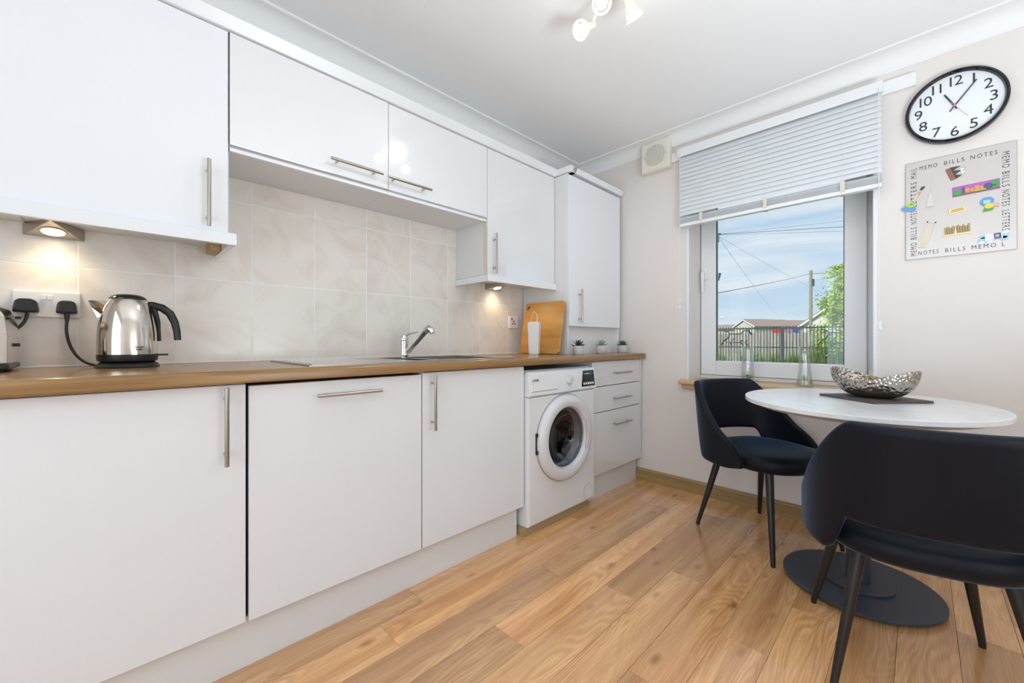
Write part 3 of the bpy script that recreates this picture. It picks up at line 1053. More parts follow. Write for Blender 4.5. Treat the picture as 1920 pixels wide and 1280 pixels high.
# ------------------------------------------------------------------ wall units
UY = -0.30
def pelmet(parent, x0, x1, yf, z0, z1, side_x=None, th=0.018):
    bm = newbm()
    box(bm, (x0, yf, z0), (x1, yf + th, z1), 0.0015)
    if side_x is not None:
        xa, xb = side_x
        box(bm, (xa, yf + th, z0), (xb, -0.010, z1 - 0.003), 0.0015)
    return obj('pelmet', bm, M['satin'], parent)
u0 = thing('wall_cabinet', 'large white wall cabinet at far left above the kettle', 'cabinet', (-2.75, -0.15, 1.376))
carcass(u0, -3.05, -2.447, -0.281, -0.010, 1.377, 2.088)
d = front('door', u0, -3.047, -2.452, 1.379, 2.086, UY, M['satin'])
handle(d, (-2.510, UY, 1.500), 'z')
pelmet(u0, -3.05, -2.430, -0.322, 1.336, 1.3765, (-2.450, -2.432))
bm = newbm()
box(bm, (-2.482, -0.165, 1.338), (-2.451, -0.05, 1.3765), 0.003)
obj('bracket', bm, M['rawwood'], u0)
bm = newbm()
for k in range(3):
    box(bm, (-3.04 + 0.05 * k, -0.275, 1.3735), (-3.036 + 0.05 * k, -0.02, 1.3768))
obj('base_grooves', bm, M['carcass_edge'], u0)

u1 = thing('bridging_cabinet', 'low white flap-door wall cabinet next to the large left cabinet', 'cabinet', (-2.15, -0.15, 1.68))
carcass(u1, -2.446, -1.845, -0.281, -0.010, 1.682, 2.088)
d = front('door', u1, -2.447, -1.847, 1.693, 2.086, UY - 0.003, M['gloss'])
handle(d, (-2.000, UY - 0.003, 1.742), 'x')
u2 = thing('bridging_cabinet', 'low glossy flap-door wall cabinet reflecting the ceiling lamps', 'cabinet', (-1.55, -0.15, 1.68))
carcass(u2, -1.844, -1.246, -0.281, -0.010, 1.682, 2.088)
d = front('door', u2, -1.844, -1.247, 1.693, 2.086, UY, M['gloss'])
handle(d, (-1.745, UY, 1.739), 'x')
for u, x0, x1 in ((u1, -2.446, -1.845), (u2, -1.844, -1.246)):
    bm = newbm()
    box(bm, (x0, -0.292, 1.673), (x1, -0.276, 1.686), 0.001)
    obj('bottom_rail', bm, M['satin'], u)
    bm = newbm()
    box(bm, (x0, -0.276, 1.676), (x1, -0.010, 1.6815))
    obj('underside', bm, M['carcass'], u)

u3 = thing('wall_cabinet', 'tall glossy white wall cabinet right of the flap doors reflecting the window', 'cabinet', (-0.95, -0.15, 1.376))
carcass(u3, -1.245, -0.655, -0.281, -0.010, 1.377, 2.088)
d = front('door', u3, -1.244, -0.656, 1.379, 2.086, UY, M['gloss'])
handle(d, (-1.203, UY, 1.497), 'z')
bm = newbm()
box(bm, (-1.2465, -0.296, 1.379), (-1.2452, -0.270, 1.67))
obj('edging', bm, M['carcass_edge'], u3)
pelmet(u3, -1.256, -0.656, -0.318, 1.338, 1.3765, (-1.255, -1.237))

bc = thing('boiler_cupboard', 'tall white boiler cupboard in the corner beside the window wall', 'cupboard', (-0.34, -0.2, 0.917))
bm = newbm(); box(bm, (-0.652, -0.405, 0.9165), (-0.634, -0.010, 2.086), 0.001)
obj('side_panel', bm, M['carcass'], bc)
bm = newbm(); box(bm, (-0.050, -0.415, 0.9165), (-0.032, -0.010, 2.086), 0.001)
obj('side_panel', bm, M['carcass'], bc)
bm = newbm()
box(bm, (-0.634, -0.395, 1.100), (-0.050, -0.012, 1.118))
box(bm, (-0.634, -0.395, 2.068), (-0.050, -0.012, 2.086))
box(bm, (-0.634, -0.378, 0.9165), (-0.050, -0.366, 1.101))
box(bm, (-0.634, -0.022, 1.110), (-0.050, -0.012, 2.075))
obj('carcass', bm, M['carcass'], bc)
d = front('door', bc, -0.652, -0.032, 1.100, 2.074, -0.422, M['satin'])
handle(d, (-0.556, -0.422, 1.229), 'z')

# cornice boards on top of the wall units
cn = thing('cornice', 'white cornice board running along the top of the wall cabinets', 'cornice', (-1.6, -0.15, 2.09))
bm = newbm()
prism(bm, [(-3.05, -0.312, 2.089), (-3.05, -0.334, 2.128), (-3.05, -0.22, 2.128), (-3.05, -0.22, 2.089)], (3.05 - 0.652, 0, 0), 0.002)
prism(bm, [(-0.640, -0.434, 2.0895), (-0.640, -0.448, 2.122), (-0.640, -0.34, 2.122), (-0.640, -0.34, 2.0895)], (0.640 - 0.020, 0, 0), 0.002)
prism(bm, [(-0.661, -0.434, 2.0895), (-0.675, -0.448, 2.122), (-0.600, -0.448, 2.122), (-0.600, -0.434, 2.0895)], (0, 0.434 - 0.225, 0), 0.002)
obj('cornice_board', bm, M['satin'], cn)
bm = newbm()
lathe(bm, [(0, 0.0), (0.05, 0.0), (0.05, 0.022), (0.044, 0.034), (0.025, 0.040), (0, 0.041)], 28, (-0.185, -0.30, 2.0865))
tag(obj('detector', bm, M['creamplastic'], smooth=True), 'round cream detector lying on top of the boiler cupboard', 'detector')

# under-cabinet wedge lights
def wedge(label, x, zt, yw):
    t = thing('cabinet_light', label, 'light', (x, yw - 0.06, zt))
    bm = newbm()
    h, w, dpt = 0.038, 0.068, 0.122
    tb = bmesh.new()
    A = [(x - w, yw, zt), (x + w, yw, zt), (x, yw - dpt, zt)]
    B = [(x - w, yw, zt - h), (x + w, yw, zt - h), (x, yw - dpt, zt - 0.004)]
    a = [tb.verts.new(p) for p in A]; b = [tb.verts.new(p) for p in B]
    tb.faces.new(a); tb.faces.new(b[::-1])
    for i in range(3):
        tb.faces.new((a[i], b[i], b[(i + 1) % 3], a[(i + 1) % 3]))
    bmesh.ops.recalc_face_normals(tb, faces=tb.faces)
    bmesh.ops.bevel(tb, geom=list(tb.edges), offset=0.0015, segments=2, affect='EDGES')
    merge(bm, tb)
    obj('housing', bm, M['steel'], t)
    # lens on the sloping face
    slope = math.atan2(h - 0.004, dpt)
    c = Vector((x, yw - 0.046, zt - h + 0.046 * math.tan(slope)))
    nrm = Vector((0, -math.sin(slope), -math.cos(slope)))
    m = Matrix.Translation(c) @ nrm.to_track_quat('Z', 'Y').to_matrix().to_4x4()
    bm = newbm()
    lathe(bm, [(0.026, 0.000), (0.026, 0.0025), (0.031, 0.0025), (0.033, 0.0)], 28)
    xf(bm, m); obj('bezel', bm, M['steel'], t, smooth=True)
    bm = newbm()
    lathe(bm, [(0.026, 0.0008), (0.0, 0.0016)], 28)
    xf(bm, m); obj('lens', bm, M['ledlens'], t)
    p = c + nrm * 0.012
    l = light('cabinet_light_lamp', 'SPOT', p, 1.4, (1.0, 0.74, 0.44), spot_size=math.radians(150), spot_blend=0.9, shadow_soft_size=0.02)
    l.rotation_euler = nrm.to_track_quat('-Z', 'Y').to_euler()
wedge('triangular steel cabinet light glowing above the double socket', -2.875, 1.3765, -0.010)
wedge('small triangular cabinet light glowing near the chopping board', -0.945, 1.3765, -0.010)

# ------------------------------------------------------------------ sockets, kettle, toaster
def socket_plate(name, label, x0, x1, z0, z1):
    t = thing(name, label, 'socket', ((x0 + x1) / 2, -0.009, (z0 + z1) / 2))
    bm = newbm(); box(bm, (x0, -0.020, z0), (x1, -0.0088, z1), 0.003)
    obj('faceplate', bm, M['whiteplastic'], t)
    return t
so = socket_plate('double_socket', 'white double wall socket behind the toaster and kettle', -2.962, -2.816, 1.078, 1.162)
for x in (-2.898, -2.884):
    bm = newbm(); box(bm, (x - 0.0065, -0.0235, 1.134), (x + 0.0065, -0.0195, 1.150), 0.0015)
    obj('switch', bm, M['whiteplastic'], so)
so2 = socket_plate('switched_socket', 'white single wall socket beside the chopping board', -0.800, -0.714, 1.090, 1.174)
bm = newbm(); box(bm, (-0.782, -0.0225, 1.146), (-0.771, -0.0195, 1.164), 0.001)
obj('switch', bm, M['red'], so2, label='red rocker switch')
for x, z, w, h in ((-0.757, 1.139, 0.0035, 0.008), (-0.768, 1.122, 0.0035, 0.007), (-0.746, 1.122, 0.0035, 0.007)):
    bm = newbm(); box(bm, (x - w, -0.0205, z - h), (x + w, -0.0195, z + h))
    obj('pin_hole', bm, M['blackplastic'], so2)

def plug(parent, x, z, w=0.024, top=0.021):
    bm = newbm()
    prism(bm, [(x - w, -0.0205, z - 0.016), (x - w * 0.9, -0.0205, z - 0.021), (x + w * 0.9, -0.0205, z - 0.021), (x + w, -0.0205, z - 0.016), (x + w * 0.85, -0.0205, z + 0.014), (x + w * 0.5, -0.0205, z + top), (x - w * 0.5, -0.0205, z + top), (x - w * 0.85, -0.0205, z + 0.014)], (0, -0.038, 0), 0.006)
    p = obj('plug', bm, M['blackplastic'], parent)
    return p
def bez(p0, p1, p2, p3, n=16):
    r = []
    for i in range(n + 1):
        t = i / n
        r.append(Vector(p0) * (1 - t) ** 3 + Vector(p1) * 3 * t * (1 - t) ** 2 + Vector(p2) * 3 * t * t * (1 - t) + Vector(p3) * t ** 3)
    return r
KX, KY, KZ = -2.703, -0.175, 0.9165
kb = thing('kettle_stand', 'black kettle power stand with cord and plug on the worktop', 'stand', (KX, KY, KZ))
bm = newbm()
lathe(bm, [(0, 0.0), (0.078, 0.0), (0.079, 0.003), (0.074, 0.012), (0.066, 0.017), (0, 0.017)], 48, (KX, KY, KZ))
obj('base_plate', bm, M['blackplastic'], kb, smooth=True)
pg = plug(kb, -2.846, 1.112)
bm = newbm()
tube(bm, [(-2.846, -0.040, 1.094), (-2.846, -0.040, 1.080), (-2.846, -0.040, 1.066)], [0.0075, 0.0065, 0.005], 10)
obj('cord_grip', bm, M['blackplastic'], kb, smooth=True)
bm = newbm()
tube(bm, bez((-2.846, -0.040, 1.068), (-2.853, -0.040, 1.01), (-2.83, -0.08, 0.925), (-2.772, -0.150, 0.923), 20), 0.0042, 8)
obj('cord', bm, M['blackplastic'], kb, smooth=True)

kt = thing('kettle', 'polished steel kettle with black handle and dark lid', 'kettle', (KX, KY, KZ + 0.0175))
bm = newbm()
lathe(bm, [(0, 0.0175), (0.064, 0.0175), (0.072, 0.021), (0.0745, 0.028), (0.0745, 0.042)], 48, (KX, KY, KZ))
obj('heating_base', bm, M['blackplastic'], kt, smooth=True)
prof = [(0.0742, 0.0422), (0.0745, 0.055), (0.0745, 0.080), (0.0735, 0.110), (0.071, 0.135), (0.067, 0.158), (0.0625, 0.178), (0.0570, 0.197), (0.0500, 0.214), (0.0465, 0.220)]
bm = newbm(); lathe(bm, prof, 64, (KX, KY, KZ))
obj('body', bm, M['kettle'], kt, smooth=True)
bm = newbm()
lathe(bm, [(0.0468, 0.2202), (0.0468, 0.224), (0.042, 0.230), (0.030, 0.236), (0.012, 0.2385), (0, 0.2388)], 40, (KX, KY, KZ))
obj('lid', bm, M['blackgloss'], kt, smooth=True)
bm = newbm()     # spout: V shaped lip towards the toaster
tb = bmesh.new()
ring = []
for z_, xo, w_ in ((0.212, -0.092, 0.016), (0.190, -0.083, 0.013), (0.160, -0.072, 0.006), (0.150, -0.069, 0.002)):
    ring.append([tb.verts.new((KX + xo, KY, KZ + z_)), tb.verts.new((KX + xo + 0.018, KY - w_, KZ + z_)), tb.verts.new((KX - 0.045, KY - w_ * 1.3, KZ + z_)), tb.verts.new((KX - 0.045, KY + w_ * 1.3, KZ + z_)), tb.verts.new((KX + xo + 0.018, KY + w_, KZ + z_))])
for a, b in zip(ring, ring[1:]):
    for k in range(5):
        tb.faces.new((a[k], a[(k + 1) % 5], b[(k + 1) % 5], b[k]))
tb.faces.new(ring[-1])
bmesh.ops.recalc_face_normals(tb, faces=tb.faces)
merge(bm, tb)
obj('spout', bm, M['kettle'], kt)
bm = newbm()
hp = [(0.035, 0.207), (0.060, 0.206), (0.085, 0.198), (0.106, 0.180), (0.119, 0.150), (0.125, 0.118), (0.127, 0.088)]
hp = [(KX + a * 0.98, KY - a * 0.10, KZ + b) for a, b in hp]
tube(bm, hp, [0.010, 0.012, 0.013, 0.0125, 0.0115, 0.0105, 0.010], 12)
tube(bm, [(KX + 0.063, KY - 0.006, KZ + 0.196), (KX + 0.074, KY - 0.007, KZ + 0.150), (KX + 0.0775, KY - 0.008, KZ + 0.085)], [0.008, 0.006, 0.004], 10)
obj('handle', bm, M['blackplastic'], kt, smooth=True)
bm = newbm()
box(bm, (KX + 0.070, KY - 0.014, KZ + 0.036), (KX + 0.100, KY + 0.004, KZ + 0.042), 0.002)
obj('switch', bm, M['blackplastic'], kt)
ang = math.radians(14)
rm = Matrix.Translation((KX + 0.0752 * math.sin(ang), KY - 0.0752 * math.cos(ang), KZ + 0.062)) @ Matrix.Rotation(ang, 4, 'Z') @ WALLY
bm = newbm()
for s, dz in (('Russell', 0.004), ('Hobbs', -0.0035)):
    merge(bm, text_bm(s, 0.0085, 0.0002, 0.0001, align='LEFT'), T(-0.006, dz, 0))
xf(bm, rm)
obj('lettering', bm, M['numeral'], kt)

ts = thing('toaster', 'silver toaster with black base at the left edge', 'toaster', (-3.02, -0.16, 0.9165))
bm = newbm()
prism(bm, [(-3.105, -0.265, 0.938), (-2.942, -0.265, 0.938), (-2.942, -0.265, 1.02), (-2.948, -0.265, 1.07), (-2.962, -0.265, 1.098), (-2.985, -0.265, 1.114), (-3.062, -0.265, 1.114), (-3.085, -0.265, 1.098), (-3.10, -0.265, 1.07)], (0, 0.19, 0), 0.004)
obj('body', bm, M['kettle'], ts)
bm = newbm()
box(bm, (-3.107, -0.267, 0.923), (-2.940, -0.073, 0.9385), 0.004)
for x in (-3.085, -2.962):
    for y_ in (-0.245, -0.095):
        tube(bm, [(x, y_, 0.9165), (x, y_, 0.924)], 0.008, 10)
obj('base', bm, M['blackplastic'], ts)
bm = newbm()
box(bm, (-2.9425, -0.150, 1.066), (-2.931, -0.130, 1.074), 0.002)
obj('lever', bm, M['blackplastic'], ts)
bm = newbm(); box(bm, (-2.9425, -0.14, 0.985), (-2.934, -0.128, 0.995), 0.002)
obj('knob', bm, M['blackplastic'], ts)
for x in (-3.05, -2.995):
    bm = newbm(); box(bm, (x - 0.008, -0.25, 1.110), (x + 0.008, -0.09, 1.1150))
    obj('slot', bm, M['blackplastic'], ts)
plug(ts, -2.932, 1.112, 0.027, 0.022)
bm = newbm()
tube(bm, bez((-2.930, -0.040, 1.094), (-2.930, -0.042, 1.05), (-2.95, -0.05, 1.04), (-2.985, -0.076, 1.0), 14), 0.0045, 8)
obj('cord', bm, M['blackplastic'], ts, smooth=True)

# ------------------------------------------------------------------ chopping board, holder, succulents
bm = newbm()
tb = bmesh.new()
# board in local (u along -y, v up): width 0.335, height 0.345, corner radius and slot hole
def rrect(w, h, r, n=5):
    pts = []
    for cx_, cy_, a0 in ((w - r, h - r, 0), (r, h - r, 90), (r, r, 180), (w - r, r, 270)):
        for i in range(n + 1):
            a = math.radians(a0 + 90 * i / n)
            pts.append((cx_ + r * math.cos(a), cy_ + r * math.sin(a)))
    return pts
outl = rrect(0.335, 0.345, 0.022)
hole = []
for i in range(12):
    a = 2 * PI * i / 12
    hx, hy_ = 0.020 * math.cos(a), 0.0085 * math.sin(a)
    c_, s_ = math.cos(math.radians(45)), math.sin(math.radians(45))
    hole.append((0.033 + hx * c_ - hy_ * s_, 0.312 + hx * s_ + hy_ * c_))
def fill(tb, outer, inner, n):
    vo = [tb.verts.new((x, y, n)) for x, y in outer]
    vi = [tb.verts.new((x, y, n)) for x, y in inner]
    eds = [tb.edges.new((vo[i], vo[(i + 1) % len(vo)])) for i in range(len(vo))] + [tb.edges.new((vi[i], vi[(i + 1) % len(vi)])) for i in range(len(vi))]
    bmesh.ops.triangle_fill(tb, edges=eds, use_beauty=True)
    return vo, vi
f0, i0 = fill(tb, outl, hole, 0.0)
f1, i1 = fill(tb, outl, hole, 0.017)
for a, b in ((f0, f1), (i0, i1)):
    for k in range(len(a)):
        tb.faces.new((a[k], a[(k + 1) % len(a)], b[(k + 1) % len(b)], b[k]))
lean = math.radians(10.5)
bmx = T(-0.742, -0.078, 0.9195) @ Matrix.Rotation(lean, 4, 'Y') @ WALLX
merge(bm, tb, bmx)
tag(obj('chopping_board', bm, M['bamboo']), 'bamboo chopping board with corner slot leaning on the boiler cupboard', 'chopping board')

ho = thing('utensil_holder', 'slim white tapered holder with wire loop in front of chopping board', 'holder', (-0.812, -0.262, 0.9165))
bm = newbm()
tb = bmesh.new()
ra = 0.0
vs = []
for z_, w_ in ((0.9165, 0.030), (1.125, 0.037)):
    vs.append([tb.verts.new((-0.812 + a * w_, -0.262 + b * w_, z_ )) for a, b in ((-1, -1), (1, -1), (1, 1), (-1, 1))])
for k in range(4):
    tb.faces.new((vs[0][k], vs[0][(k + 1) % 4], vs[1][(k + 1) % 4], vs[1][k]))
tb.faces.new(vs[0][::-1]); tb.faces.new(vs[1])
bmesh.ops.recalc_face_normals(tb, faces=tb.faces)
bmesh.ops.bevel(tb, geom=list(tb.edges), offset=0.005, segments=2, affect='EDGES')
merge(bm, tb, Matrix.Translation((-0.812, -0.262, 0)) @ Matrix.Rotation(0.5, 4, 'Z') @ Matrix.Translation((0.812, 0.262, 0)))
obj('body', bm, M['paper'], ho)
bm = newbm()
pts = [(-0.812 + 0.016 * math.cos(a) * 1.0, -0.262 - 0.010 * math.cos(a), 1.150 + 0.040 * math.sin(a)) for a in [PI * k / 12 for k in range(13)]]
pts = [(pts[0][0], pts[0][1], 1.124)] + pts + [(pts[-1][0], pts[-1][1], 1.124)]
tube(bm, pts, 0.0013, 6)
obj('wire_loop', bm, M['chrome'], ho, smooth=True)

def leaf(bm, base, direction, length, width, thick=0.35):
    d = Vector(direction).normalized()
    s = d.cross(Vector((0, 0, 1)))
    if s.length < 0.05:
        s = Vector((1, 0, 0))
    s.normalize()
    u = s.cross(d).normalized()
    base = Vector(base)
    rings = []
    for t, w in ((0.0, 0.5), (0.35, 1.0), (0.7, 0.75)):
        c = base + d * length * t + u * (0.10 * length * t * t)
        rings.append([bm.verts.new(c + s * width * w * a + u * width * thick * w * b) for a, b in ((-1, 0), (0, 1), (1, 0), (0, -1))])
    tip_ = bm.verts.new(base + d * length + u * 0.14 * length)
    for a, b in zip(rings, rings[1:]):
        for k in range(4):
            bm.faces.new((a[k], a[(k + 1) % 4], b[(k + 1) % 4], b[k]))
    for k in range(4):
        bm.faces.new((rings[-1][k], rings[-1][(k + 1) % 4], tip_))
    bm.faces.new(rings[0][::-1])
def succulent(label, x, y, ml, seed, spread=1.0):
    r_ = random.Random(seed)
    t = thing('potted_succulent', label, 'plant', (x, y, 0.9165), 0, 'small patterned pots of succulents')
    bm = newbm()
    lathe(bm, [(0, 0), (0.029, 0), (0.033, 0.005), (0.037, 0.030), (0.037, 0.056), (0.034, 0.056), (0.033, 0.046), (0, 0.046)], 32)
    p = obj('pot', bm, M['pot'], t, world=False, smooth=True)
    bm = newbm()
    lathe(bm, [(0.0, 0.0505), (0.0335, 0.0485)], 20)
    obj('soil', bm, M['soil'], t, world=False)
    for ring_n, el, ln, wd, h in ((9, 12, 0.040, 0.0085, 0.052), (8, 38, 0.038, 0.008, 0.056), (6, 62, 0.033, 0.007, 0.060), (3, 82, 0.024, 0.006, 0.062)):
        for k in range(ring_n):
            a = 2 * PI * k / ring_n + el * 0.4 + r_.uniform(-0.1, 0.1)
            e_ = math.radians(el + r_.uniform(-6, 6))
            bm = newbm()
            leaf(bm, (0.004 * math.cos(a), 0.004 * math.sin(a), h), (math.cos(a) * math.cos(e_), math.sin(a) * math.cos(e_), math.sin(e_)), 1.22 * ln * spread * r_.uniform(0.9, 1.05), wd)
            obj('leaf', bm, ml, t, world=False, smooth='all')
succulent('dark green succulent in patterned pot, nearest the chopping board', -0.617, -0.465, M['succ_dark'], 1)
succulent('pale grey-green succulent, middle of the three patterned pots', -0.353, -0.465, M['succ_pale'], 2)
succulent('mid green succulent in patterned pot, nearest the window wall', -0.072, -0.465, M['succ_mid'], 3, 0.9)

# ------------------------------------------------------------------ window wall: batten, blind, vent, clock, memo board
bm = newbm(); box(bm, (-0.020, -1.994, 2.224), (0.0, -0.812, 2.288), 0.002)
tag(obj('blind_batten', bm, M['cove']), 'long white painted batten on the wall behind the blind', 'batten')
bl = thing('venetian_blind', 'white venetian blind half raised over the window', 'blind', (-0.055, -1.377, 2.26))
BY0, BY1 = -1.877, -0.878
bm = newbm()
box(bm, (-0.072, BY0, 2.232), (-0.021, BY1, 2.268), 0.002)
obj('headrail', bm, M['blind'], bl)
bm = newbm()
box(bm, (-0.080, BY0 - 0.002, 2.218), (-0.0725, BY1 + 0.002, 2.272), 0.001)
obj('valance', bm, M['blind'], bl)
sm = None
SW = 0.0175
def slat_mesh(tilt):
    b = newbm()
    n = 4
    top = []; bot = []
    for i in range(n + 1):
        u = -SW + 2 * SW * i / n
        h = 0.0022 * (1 - (u / SW) ** 2)
        px_, pz_ = u * math.cos(tilt) - h * math.sin(tilt), u * math.sin(tilt) + h * math.cos(tilt)
        top.append((px_, pz_)); bot.append((px_ + 0.0006 * math.sin(tilt), pz_ - 0.0006 * math.cos(tilt)))
    ring = top + bot[::-1]
    A = [b.verts.new((x, BY0 + 0.004, z)) for x, z in ring]
    B = [b.verts.new((x, BY1 - 0.004, z)) for x, z in ring]
    for k in range(len(ring)):
        b.faces.new((A[k], A[(k + 1) % len(ring)], B[(k + 1) % len(ring)], B[k]))
    b.faces.new(A); b.faces.new(B[::-1])
    bmesh.ops.recalc_face_normals(b, faces=b.faces)
    me = bpy.data.meshes.new('slat')
    b.to_mesh(me); b.free()
    me.materials.append(M['slat'])
    return me
def slat(me, x, z):
    o = bpy.data.objects.new('slat', me)
    COL.objects.link(o)
    o.parent = bl
    o.location = (x - bl.location.x, -bl.location.y, z - bl.location.z)
open_me, flat_me = slat_mesh(math.radians(74)), slat_mesh(math.radians(35))
nsl = 14
for k in range(nsl):
    slat(open_me, -0.050, 2.208 - k * 0.0275)
for k in range(10):
    slat(flat_me, -0.050, 1.8185 - k * 0.0040)
bm = newbm()
box(bm, (-0.068, BY0 + 0.003, 1.757), (-0.032, BY1 - 0.003, 1.779), 0.004)
obj('bottom_rail', bm, M['blind'], bl)
for y_ in (-1.021, -1.377, -1.725):
    bm = newbm()
    for x in (-0.070, -0.031):
        tube(bm, [(x, y_, 2.232), (x, y_, 1.80)], 0.0007, 5)
    obj('ladder_cord', bm, M['blind'], bl)
    bm = newbm()
    box(bm, (-0.0705, y_ - 0.010, 1.768), (-0.0685, y_ + 0.010, 1.826)); box(bm, (-0.0705, y_ - 0.010, 1.7545), (-0.032, y_ + 0.010, 1.7565))
    obj('tape', bm, M['tape'], bl)
bm = newbm()
tube(bm, [(-0.082, -0.892, 2.235), (-0.082, -0.892, 1.26)], 0.0013, 6)
tube(bm, [(-0.082, -0.892, 1.285), (-0.082, -0.892, 1.262)], [0.004, 0.006], 10)
tube(bm, [(-0.082, -0.892, 1.262), (-0.082, -0.892, 1.225)], 0.0009, 6)
lathe(bm, [(0, 0.020), (0.004, 0.018), (0.009, 0.002), (0.008, 0), (0, 0)], 12, (-0.082, -0.892, 1.215))
obj('pull_cord', bm, M['whiteplastic'], bl, smooth=True)
bm = newbm()
tube(bm, [(-0.084, -1.864, 2.235), (-0.084, -1.866, 1.40), (-0.084, -1.868, 0.80)], 0.0016, 6)
box(bm, (-0.091, -1.876, 1.055), (-0.077, -1.861, 1.100), 0.003)
obj('tilt_cord', bm, M['whiteplastic'], bl, smooth=True)

vt = thing('extractor_vent', 'square cream extractor fan grille high on the wall by the corner', 'vent', (-0.03, -0.71, 2.30))
bm = newbm(); box(bm, (-0.055, -0.812, 2.190), (0.0, -0.607, 2.398), 0.004)
obj('casing', bm, M['creamplastic'], vt)
bm = newbm(); box(bm, (-0.061, -0.806, 2.196), (-0.0545, -0.613, 2.392), 0.003)
gf = obj('grille_plate', bm, M['creamplastic'], vt)
bm = newbm()     # perforations arranged in a disc
for i in range(-7, 8):
    for j in range(-9, 10):
        yy, zz = i * 0.0105, j * 0.0085
        if yy * yy + zz * zz < 0.074 ** 2:
            box(bm, (-0.0616, -0.7095 + yy - 0.0032, 2.294 + zz - 0.0026), (-0.0606, -0.7095 + yy + 0.0032, 2.294 + zz + 0.0026))
o = obj('grille_holes', bm, M['greyplastic'], vt, kind='stuff')

CY, CZ, CR = -2.117, 2.071, 0.163
ck = thing('wall_clock', 'round white wall clock with black rim above the memo board', 'clock', (0, CY, CZ))
cm = T(0, CY, CZ) @ WALLX
bm = newbm()
lathe(bm, [(CR - 0.018, 0.0), (CR - 0.002, 0.002), (CR, 0.012), (CR - 0.003, 0.030), (CR - 0.009, 0.034), (CR - 0.014, 0.030), (CR - 0.0165, 0.018)], 72)
obj('rim', xf(bm, cm), M['blackgloss'], ck, smooth=True)
bm = newbm(); lathe(bm, [(0, 0.014), (CR - 0.016, 0.014), (CR - 0.016, 0.002)], 72)
obj('face', xf(bm, cm), M['clockface'], ck)
for h in range(1, 13):
    a = PI / 2 - h * PI / 6
    r_ = 0.116 if h not in (10, 11, 12) else 0.112
    bm = text_bm(str(h), 0.062, 0.0004, 0.0, 0.78)
    obj('numeral', xf(bm, cm @ T(r_ * math.cos(a), r_ * math.sin(a), 0.0147)), M['numeral'], ck)
def hand(name, ang, ln, back, w, m, n):
    bm = newbm()
    box(bm, (-w, -back, n), (w, ln, n + 0.0012))
    xf(bm, cm @ Matrix.Rotation(-math.radians(ang), 4, 'Z'))
    obj(name, bm, m, ck)
hand('hour_hand', 333, 0.070, 0.016, 0.0030, M['numeral'], 0.018)
hand('minute_hand', 36, 0.112, 0.026, 0.0022, M['numeral'], 0.0205)
hand('second_hand', 147, 0.075, 0.022, 0.0007, M['pink'], 0.023)
bm = newbm(); lathe(bm, [(0, 0.026), (0.0045, 0.026), (0.0045, 0.014)], 16)
obj('hub', xf(bm, cm), M['pink'], ck)

BYc, BZc, BW, BH = -2.127, 1.625, 0.340, 0.463
mb = thing('memo_board', 'brushed steel magnetic memo board printed with words', 'board', (0, BYc, BZc))
mm_ = T(0, BYc, BZc) @ WALLX
bm = newbm(); box(bm, (-BW / 2, -BH / 2, 0.0), (BW / 2, BH / 2, 0.009), 0.0018)
obj('panel', xf(bm, mm_), M['board'], mb)
def btext(s, size, u, v, rot, fit):
    bm = text_bm(s, size, 0.0002, 0.0, 1.35)
    xs = [q.co.x for q in bm.verts]
    k = fit / (max(xs) - min(xs))
    xf(bm, mm_ @ T(u, v, 0.0092) @ Matrix.Rotation(math.radians(rot), 4, 'Z') @ Matrix.Diagonal((k, 1, 1, 1)))
    obj('lettering', bm, M['numeral'], mb)
def bu(x): return -BW / 2 + x * BW
def bv(x): return BH / 2 - x * BH
btext('MEMO', 0.026, bu(0.225), bv(0.075), 0, 0.058)
btext('BILLS', 0.026, bu(0.465), bv(0.075), 0, 0.062)
btext('NOTES', 0.026, bu(0.725), bv(0.075), 0, 0.078)
for s, f0_, f1_ in (('MEMO', 0.085, 0.235), ('BILLS', 0.27, 0.41), ('NOTES', 0.44, 0.59), ('LETTERS', 0.63, 0.815)):
    btext(s, 0.030, bu(0.905), bv((f0_ + f1_) / 2), -90, (f1_ - f0_) * BH)
btext('NOTES', 0.026, bu(0.225), bv(0.945), 0, 0.066)
btext('BILLS', 0.026, bu(0.475), bv(0.945), 0, 0.062)
btext('MEMO L', 0.026, bu(0.76), bv(0.945), 0, 0.095)
for s, f0_, f1_ in (('MEMO', 0.965, 0.83), ('BILLS', 0.795, 0.67), ('NOTES', 0.635, 0.50), ('LETTERS', 0.46, 0.205), ('MAIL', 0.165, 0.06)):
    btext(s, 0.030, bu(0.085), bv((f0_ + f1_) / 2), 90, abs(f1_ - f0_) * BH)

def mg(label, u, v, rot=0):
    """A fridge magnet: an Empty on the board; returns it and the matrix of its own u, v, n frame."""
    mx_ = mm_ @ T(bu(u), bv(v), 0.0093) @ Matrix.Rotation(math.radians(rot), 4, 'Z')
    t = thing('fridge_magnet', label, 'magnet', mx_.translation, 0, 'souvenir magnets on the memo board')
    return t, mx_
def mpart(t, mx_, name, m, polys, n0=0.0, n1=0.004, bev=0.0006):
    bm = newbm()
    for p in polys:
        prism(bm, [(a, b, n0) for a, b in p], (0, 0, n1 - n0), bev)
    return obj(name, xf(bm, mx_), m, t)
def rect(x0, y0, x1, y1):
    return [(x0, y0), (x1, y0), (x1, y1), (x0, y1)]
def disc(cx_, cy_, rx, ry=None, n=16):
    ry = ry or rx
    return [(cx_ + rx * math.cos(2 * PI * i / n), cy_ + ry * math.sin(2 * PI * i / n)) for i in range(n)]
